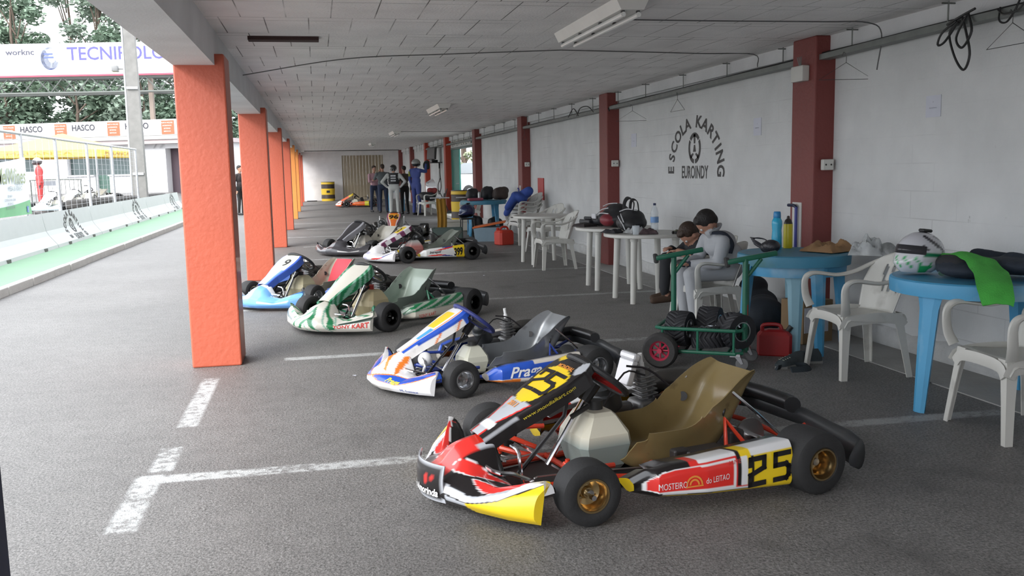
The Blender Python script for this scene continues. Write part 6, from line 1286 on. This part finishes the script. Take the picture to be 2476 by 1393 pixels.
# ================================================================ PEOPLE
SKIN = mat('skin', (.42, .22, .15), .55, var=.08); HAIRD = mat('dark hair', (.012, .009, .008), .6, bump=.8, bscale=70, var=.4, nscale=40); HAIRB = mat('brown hair', (.035, .018, .010), .6, bump=.8, bscale=70, var=.4, nscale=40)
def A(*p): return Vector(p)
def limb(P, a, b, r0, r1, m): P.append(('c', tuple(a), tuple(b), r0, r1, m))
def hand(P, wr, d, up, s, m, curl=.5, thumb=1):
    """palm and five bent fingers from the wrist along d, palm normal up"""
    d = Vector(d).normalized(); up = Vector(up); up = (up - d * up.dot(d)).normalized(); sd = d.cross(up) * thumb; pc = wr + d * .045 * s
    P.append(('e', tuple(pc), (.045 * s, .038 * s, .016 * s), tuple(Matrix((d, d.cross(up), up)).transposed().to_euler()), m))
    for k, (o, L_) in enumerate(((-.028, .062), (-.010, .072), (.010, .068), (.027, .055))):
        a = wr + d * .082 * s + sd * -o * s; c = a + (d * (1 - curl * .5) - up * curl * .6).normalized() * L_ * .5 * s; e = c + (d * (1 - curl) - up * curl).normalized() * L_ * .5 * s; limb(P, a, c, .0095 * s, .0085 * s, m); limb(P, c, e, .0085 * s, .007 * s, m)
    a = wr + d * .03 * s + sd * .032 * s; c = a + (d * .5 + sd * .7).normalized() * .035 * s; e = c + (d * .9 + sd * .1 - up * .3 * curl).normalized() * .03 * s; limb(P, a, c, .011 * s, .010 * s, m); limb(P, c, e, .010 * s, .008 * s, m)
def head(P, c, f, u, s, m, face=True):
    f = Vector(f).normalized(); u = Vector(u); u = (u - f * u.dot(f)).normalized(); l = u.cross(f); R_ = tuple(Matrix((f, l, u)).transposed().to_euler()); q = lambda x, y, z: tuple(c + f * x * s + l * y * s + u * z * s)
    P.append(('e', q(-.005, 0, .02), (.092 * s, .074 * s, .098 * s), R_, m)); P.append(('e', q(.022, 0, -.045), (.062 * s, .056 * s, .070 * s), R_, m))
    P.append(('e', q(.088, 0, -.012), (.016 * s, .013 * s, .024 * s), R_, m)); P.append(('e', q(.078, 0, -.055), (.012 * s, .024 * s, .010 * s), R_, m)); P.append(('e', q(.065, 0, -.092), (.018 * s, .022 * s, .016 * s), R_, m))
    for y in (-1, 1): P.append(('e', q(-.002, y * .076, -.01), (.016 * s, .009 * s, .030 * s), R_, m))
    return q, R_
def eyes(parent, q, s):
    for y in (-1, 1):
        b = MB(); b.ball(q(.074, y * .030, .012), .012 * s, 8); e = build('eye', b, mat('eye white', (.6, .6, .58), .3), parent); b = MB(); b.ball(q(.083, y * .030, .012), .006 * s, 6); build('iris', b, HAIRD, e)
def hair(parent, q, R_, s, mt, vox, long=0):
    P = [('e', q(-.018, 0, .038), (.092 * s, .084 * s, .088 * s), R_, 0), ('e', q(-.045, 0, .005), (.058 * s, .066 * s, .066 * s), R_, 0), ('e', q(.030, 0, .084), (.052 * s, .064 * s, .032 * s), R_, 0)]
    if long: P.append(('e', q(-.05, 0, -.09), (.055 * s, .085 * s, .10 * s), R_, 0))
    blob('hair', P, mt, vox, parent, 3)
def standing(label, x, y, rz, H, mats, arms='down', vox=.014, hat=None, step=.0, long=0, z=0, hairm=None, build_=1.14, lean=0, group=None, bulky=1.0):
    """figure facing +x; mats = (skin, top, trousers, shoes[, extra])"""
    r = thing('person', label, 'person', (x, y, z), math.radians(rz), group); s = H / 1.75; P = []; g = build_
    L_ = lambda px, py, pz: A(px * s + lean * pz, py * s * g, pz * s)
    hip, belly, chest, neck = L_(0, 0, .95), L_(.01, 0, 1.08), L_(0, 0, 1.30), L_(.0, 0, 1.46)
    P.append(('e', tuple(hip), (.105 * s * bulky, .165 * s * g * bulky, .13 * s), (0, 0, 0), 2)); P.append(('e', tuple(belly), (.10 * s * bulky, .145 * s * g * bulky, .15 * s), (0, 0, 0), 1)); P.append(('e', tuple(chest), (.11 * s * bulky, .175 * s * g * bulky, .19 * s), (0, 0, 0), 1))
    limb(P, L_(-.01, -.13, 1.41), L_(-.01, .13, 1.41), .062 * s, .062 * s, 1); limb(P, L_(0, 0, 1.42), L_(.01, 0, 1.55), .056 * s, .050 * s, 0)
    for sd in (-1, 1):
        st = step * sd; limb(P, L_(0, sd * .09, .93), L_(.02 + st, sd * .10, .50), .088 * s * bulky, .060 * s * bulky, 2); limb(P, L_(.02 + st, sd * .10, .50), L_(-.01 + st, sd * .11, .10), .060 * s * bulky, .046 * s * bulky * bulky, 2)
        limb(P, L_(-.03 + st, sd * .11, .045), L_(.14 + st, sd * .13, .035), .045 * s, .036 * s, 3)
        sh = L_(-.01, sd * .185, 1.40)
        if arms == 'down': el, wr, hd, up = L_(-.03, sd * .25, 1.13), L_(.04, sd * .26, .88), (.15, 0, -1), (0, -sd, 0)
        elif arms == 'folded': el, wr, hd, up = L_(.06, sd * .23, 1.15), L_(.17, -sd * .03, 1.20), (0, -sd, .2), (1, 0, 0)
        elif arms == 'hips': el, wr, hd, up = L_(-.08, sd * .36, 1.16), L_(.02, sd * .21, .98), (.5, -sd * .5, -.3), (1, 0, 0)
        elif arms == 'one_up' and sd == -1: el, wr, hd, up = L_(.18, sd * .24, 1.36), L_(.22, sd * .22, 1.58), (.2, 0, 1), (0, 1, 0)
        elif arms == 'front': el, wr, hd, up = L_(.02, sd * .23, 1.14), L_(.22, sd * .10, 1.05), (1, -sd * .5, 0), (0, 0, 1)
        elif arms == 'face' and sd == 1: el, wr, hd, up = L_(.14, sd * .24, 1.22), L_(.13, sd * .08, 1.46), (0, -sd * .4, 1), (1, 0, 0)
        else: el, wr, hd, up = L_(-.02, sd * .24, 1.13), L_(.06, sd * .23, .90), (.2, 0, -1), (0, -sd, 0)
        limb(P, sh, el, .058 * s * bulky, .046 * s * bulky, 1); limb(P, el, wr, .045 * s * bulky, .034 * s * bulky, 1 if arms != 'folded' or len(mats) < 6 else 0); hand(P, wr, hd, up, s, 0 if len(mats) < 5 else 4)
    hc = L_(.02, 0, 1.64); q, R_ = head(P, hc, (1, 0, -.08), (0, 0, 1), s, 0)
    blob('body', P, list(mats[:5]), vox, r, 3)
    if hat: helmet('', tuple(hc + A(.005 * s, 0, -.125 * s)), 0, hat[0], hat[1], r, 1.0 * s, extras=False)
    else: hair(r, q, R_, s, hairm or HAIRD, vox, long); eyes(r, q, s)
    return r
def cloth(n, c=(.5, .5, .5), **k): return mat(n, c, .85, var=.15, nscale=5, bump=.5, bscale=9, **k)
SHD = mat('dark shoe', (.02, .02, .022), .6); JEAN = cloth('dark jeans', (.025, .035, .07)); GLV = mat('dark glove cloth', (.03, .03, .035), .7)
standing('person in a pink shirt with arms folded in front of the roller door', 2.0, 32.9, -60, 1.62, (SKIN, cloth('pink shirt', (.50, .30, .34)), JEAN, SHD), 'folded', hairm=HAIRB, step=.05)
standing('person in a long grey jacket seen from behind beside the pink shirt', 2.24, 32.0, 95, 1.66, (SKIN, cloth('grey wool jacket', (.10, .115, .12)), JEAN, SHD), 'face', bulky=1.12, long=0, hairm=HAIRB)
pr = standing('person in a white race suit with a black lettered vest and dark helmet, back turned', 2.47, 30.25, 80, 1.62, (SKIN, cloth('white race suit', (.46, .47, .45)), cloth('white race suit'), SHD, GLV), 'hips', hat=(lambda a, v: C_('141214') if v > .25 else (C_('2a2628') if math.sin(a * 9) > -.3 else C_('b0b0b0')), mat('dark helmet visor')), bulky=1.12)
b = MB()
def vest(u, v): a = 2 * PI * u; z = lerp(1.0, 1.36, v); rx, ry = crv([(0, (.135, .175)), (.5, (.14, .195)), (1, (.115, .185))], v); return (rx * math.cos(a) * .95, ry * math.sin(a) * .95, z)
b.sheet(vest, 32, 8); 
for z, t, h_ in ((1.27, 'KART', .05), (1.19, 'RACING', .04), (1.11, 'TEAM', .04)): b.box((-.136, 0, z), (.006, .16, h_), m=1); put_text(b, t, h_ * .7, frame((-.1405, 0, z), (0, -1, 0), (0, 0, 1)), 0)
build('vest', b, [mat('black vest', (.015, .015, .017), .7), M_STR], pr)
standing('person in a brown grey sweater and black trousers next to the white race suit', 2.84, 30.5, 120, 1.58, (SKIN, cloth('brown grey sweater', (.10, .085, .07)), cloth('black trousers', (.015, .014, .014)), SHD), 'down', hairm=HAIRD)
pb = standing('driver in blue overalls with a silver helmet raising a hand by the pilaster', 3.14, 29.7, 35, 1.78, (SKIN, cloth('blue overalls', (.045, .065, .22)), cloth('blue overalls'), SHD, GLV), 'one_up', hat=(lambda a, v: C_('8e8e8c') if v > .3 else C_('2a2a2c'), mat('dark helmet visor')), bulky=1.08)
b = MB(); b.box((-.06, .21, 1.32), (.13, .006, .16), .002); b.box((-.06, .215, 1.30), (.06, .004, .05), m=1); build('yellow_shoulder_patch', b, [mat('fluo yellow patch', (.50, .55, .08), .7), M_DK], pb)
o = blob('neck_warmer', [('e', (0, 0, 0), (.11, .05, .16), (0, .3, 0), 0), ('e', (.05, 0, -.06), (.07, .05, .1), (0, 0, 0), 0)], mat('dark neck protector', (.03, .04, .04), .8), .02, label='dark neck protector held up by the driver in blue overalls', category='neck protector'); o.location = (3.50, 29.80, 1.60)
standing('person in a red race suit and white helmet standing beyond the fence', -8.38, 31.0, 200, 1.62, (SKIN, cloth('red race suit', (.50, .05, .05)), cloth('red race suit'), SHD, GLV), 'down', build_=1.3, hat=(lambda a, v: C_('d8d4d0') if v > .45 else C_('40383a'), mat('dark helmet visor')), z=.42, bulky=1.15)
standing('person in dark clothes and cap between the first two orange columns', -2.62, 33.5, -30, 1.72, (SKIN, cloth('dark fleece', (.05, .04, .04)), cloth('black trousers'), SHD), 'down', hairm=HAIRD)
# parked karts beyond the fence (small, far)
for lab, x, y, hd, cc in (('pale blue and white kart behind the red suited person', -7.45, 29.3, 250, C_('cfe4ee')), ('mint and white kart behind the fence near the crowd barrier', -7.42, 31.7, 250, C_('a8e0d4')), ('white kart behind the fence below the dark clubhouse window', -7.75, 34.9, 240, C_('dcdcdc'))):
    k_ = kart(dict(label=lab, pos=(x, y), head=hd, far=True, nose=all_(cc), panel=all_(C_('e6e8ea')), pod=all_(cc), frame='white', rim='black', seat=('b0ada4', .35, 0))); k_.location.z = gz_(x, y) + .12
# ---- the two seated boys, facing -x
def seated(label, P, face, q_hair, mats, vox, hairm, s, hc, f, u):
    r = thing('person', label, 'person', (0, 0, 0)); q, R_ = head(P, hc, f, u, s, 0); o = blob('body', P, mats, vox, r, 4); hair(r, q, R_, s, hairm, vox); eyes(r, q, s); return r
SUIT = cloth('light grey race suit', (.40, .41, .43)); NAVY = cloth('navy stripe', (.02, .025, .04)); BLKT = cloth('black tracksuit', (.018, .019, .022)); BRSH = mat('brown suede shoe', (.06, .035, .022), .8)
P = []; Y0 = 7.30
P.append(('e', (3.43, Y0, .53), (.13, .155, .11), (0, 0, 0), 1)); P.append(('e', (3.42, Y0, .64), (.14, .16, .13), (0, -.25, 0), 1)); P.append(('e', (3.36, Y0, .745), (.135, .165, .11), (0, -.5, 0), 1))
limb(P, A(3.32, Y0 - .13, .785), A(3.32, Y0 + .13, .785), .058, .058, 1); limb(P, A(3.31, Y0, .81), A(3.27, Y0, .88), .046, .043, 0); limb(P, A(3.32, Y0, .81), A(3.27, Y0 - .02, .85), .062, .054, 1)
for sd in (-1, 1):
    limb(P, A(3.42, Y0 + sd * .09, .515), A(3.05, Y0 + sd * .10, .50), .080, .064, 1); limb(P, A(3.05, Y0 + sd * .10, .49), A(3.09, Y0 + sd * .11, .12), .060, .048, 1); limb(P, A(3.10, Y0 + sd * .11, .045), A(2.96, Y0 + sd * .12, .04), .038, .032, 3)
    sh, el, wr = A(3.31, Y0 + sd * .175, .775), A(3.25, Y0 + sd * .21, .60), A(3.08, Y0 + sd * .07, .585); limb(P, sh, el, .060, .053, 1); limb(P, el, wr, .052, .040, 1); limb(P, wr, wr + A(-.02, -sd * .005, 0), .035, .035, 2); hand(P, wr + A(-.025, 0, 0), (-1, -sd * .3, .1), (0, 0, 1), .9, 0, .7, sd)
b1 = seated('boy in a light grey race suit with dark hair, head bowed, nearer of the two', P, None, None, [SKIN, SUIT, NAVY, BRSH], .009, HAIRD, 1.0, A(3.245, Y0, .925), (-.62, .22, -.75), (-.75, 0, .62))
b = MB(); b.tube([A(3.24, Y0 - .10, .85), A(3.32, Y0 - .165, .845), A(3.37, Y0 - .215, .765), A(3.36, Y0 - .205, .68)], [(.022, .006)] * 4, 8, sub=5, flat=(1, 0, .5)); build('shoulder_stripe', b, NAVY, b1)
b = MB(); b.tube([A(3.23, Y0 - .075, .84), A(3.31, Y0 - .09, .885), A(3.35, Y0, .90), A(3.31, Y0 + .085, .885)], [(.008, .03)] * 4, 8, sub=4); build('collar', b, SUIT, b1)
b = MB(); b.box((2.99, Y0, .60), (.07, .13, .010), .004, (0, -.2, 0)); tag(build('phone', b, M_DK), 'dark phone held in the lap by the grey suited boy', 'phone')
P = []; Y1 = 7.92
P.append(('e', (3.56, Y1, .52), (.12, .14, .11), (0, 0, 0), 1)); P.append(('e', (3.51, Y1, .60), (.14, .15, .13), (0, -.7, 0), 1)); P.append(('e', (3.43, Y1, .67), (.14, .155, .11), (0, -.9, 0), 1))
limb(P, A(3.40, Y1 - .12, .695), A(3.40, Y1 + .12, .695), .05, .05, 1); limb(P, A(3.40, Y1, .71), A(3.36, Y1, .75), .045, .042, 0)
for sd in (-1, 1):
    kx = 3.08 if sd < 0 else 3.15; limb(P, A(3.53, Y1 + sd * .08, .52), A(kx, Y1 + sd * .10, .56), .080, .062, 1); limb(P, A(kx, Y1 + sd * .10, .55), A(kx - .02, Y1 + sd * .10, .29), .056, .044, 1); limb(P, A(kx - .01, Y1 + sd * .10, .28), A(kx, Y1 + sd * .10, .24), .030, .030, 0); limb(P, A(kx + .03, Y1 + sd * .10, .22), A(kx - .13, Y1 + sd * .10, .20), .040, .030, 3)
    sh, el, wr = A(3.40, Y1 + sd * .16, .69), A(3.30, Y1 + sd * .19, .60), A(3.20, Y1 + sd * .09, .655 if sd > 0 else .64); limb(P, sh, el, .048, .040, 1); limb(P, el, wr, .038, .032, 0 if sd < 0 else 1); hand(P, wr, (-.8, -sd * .5, .1), (0, 0, 1), .8, 0, .6, sd)
seated('brown haired boy in black clothes bent over his lap beside the grey suited boy', P, None, None, [SKIN, BLKT, BLKT, BRSH], .009, HAIRB, 1.02, A(3.335, Y1 - .04, .785), (-.55, -.05, -.83), (-.83, 0, .55))
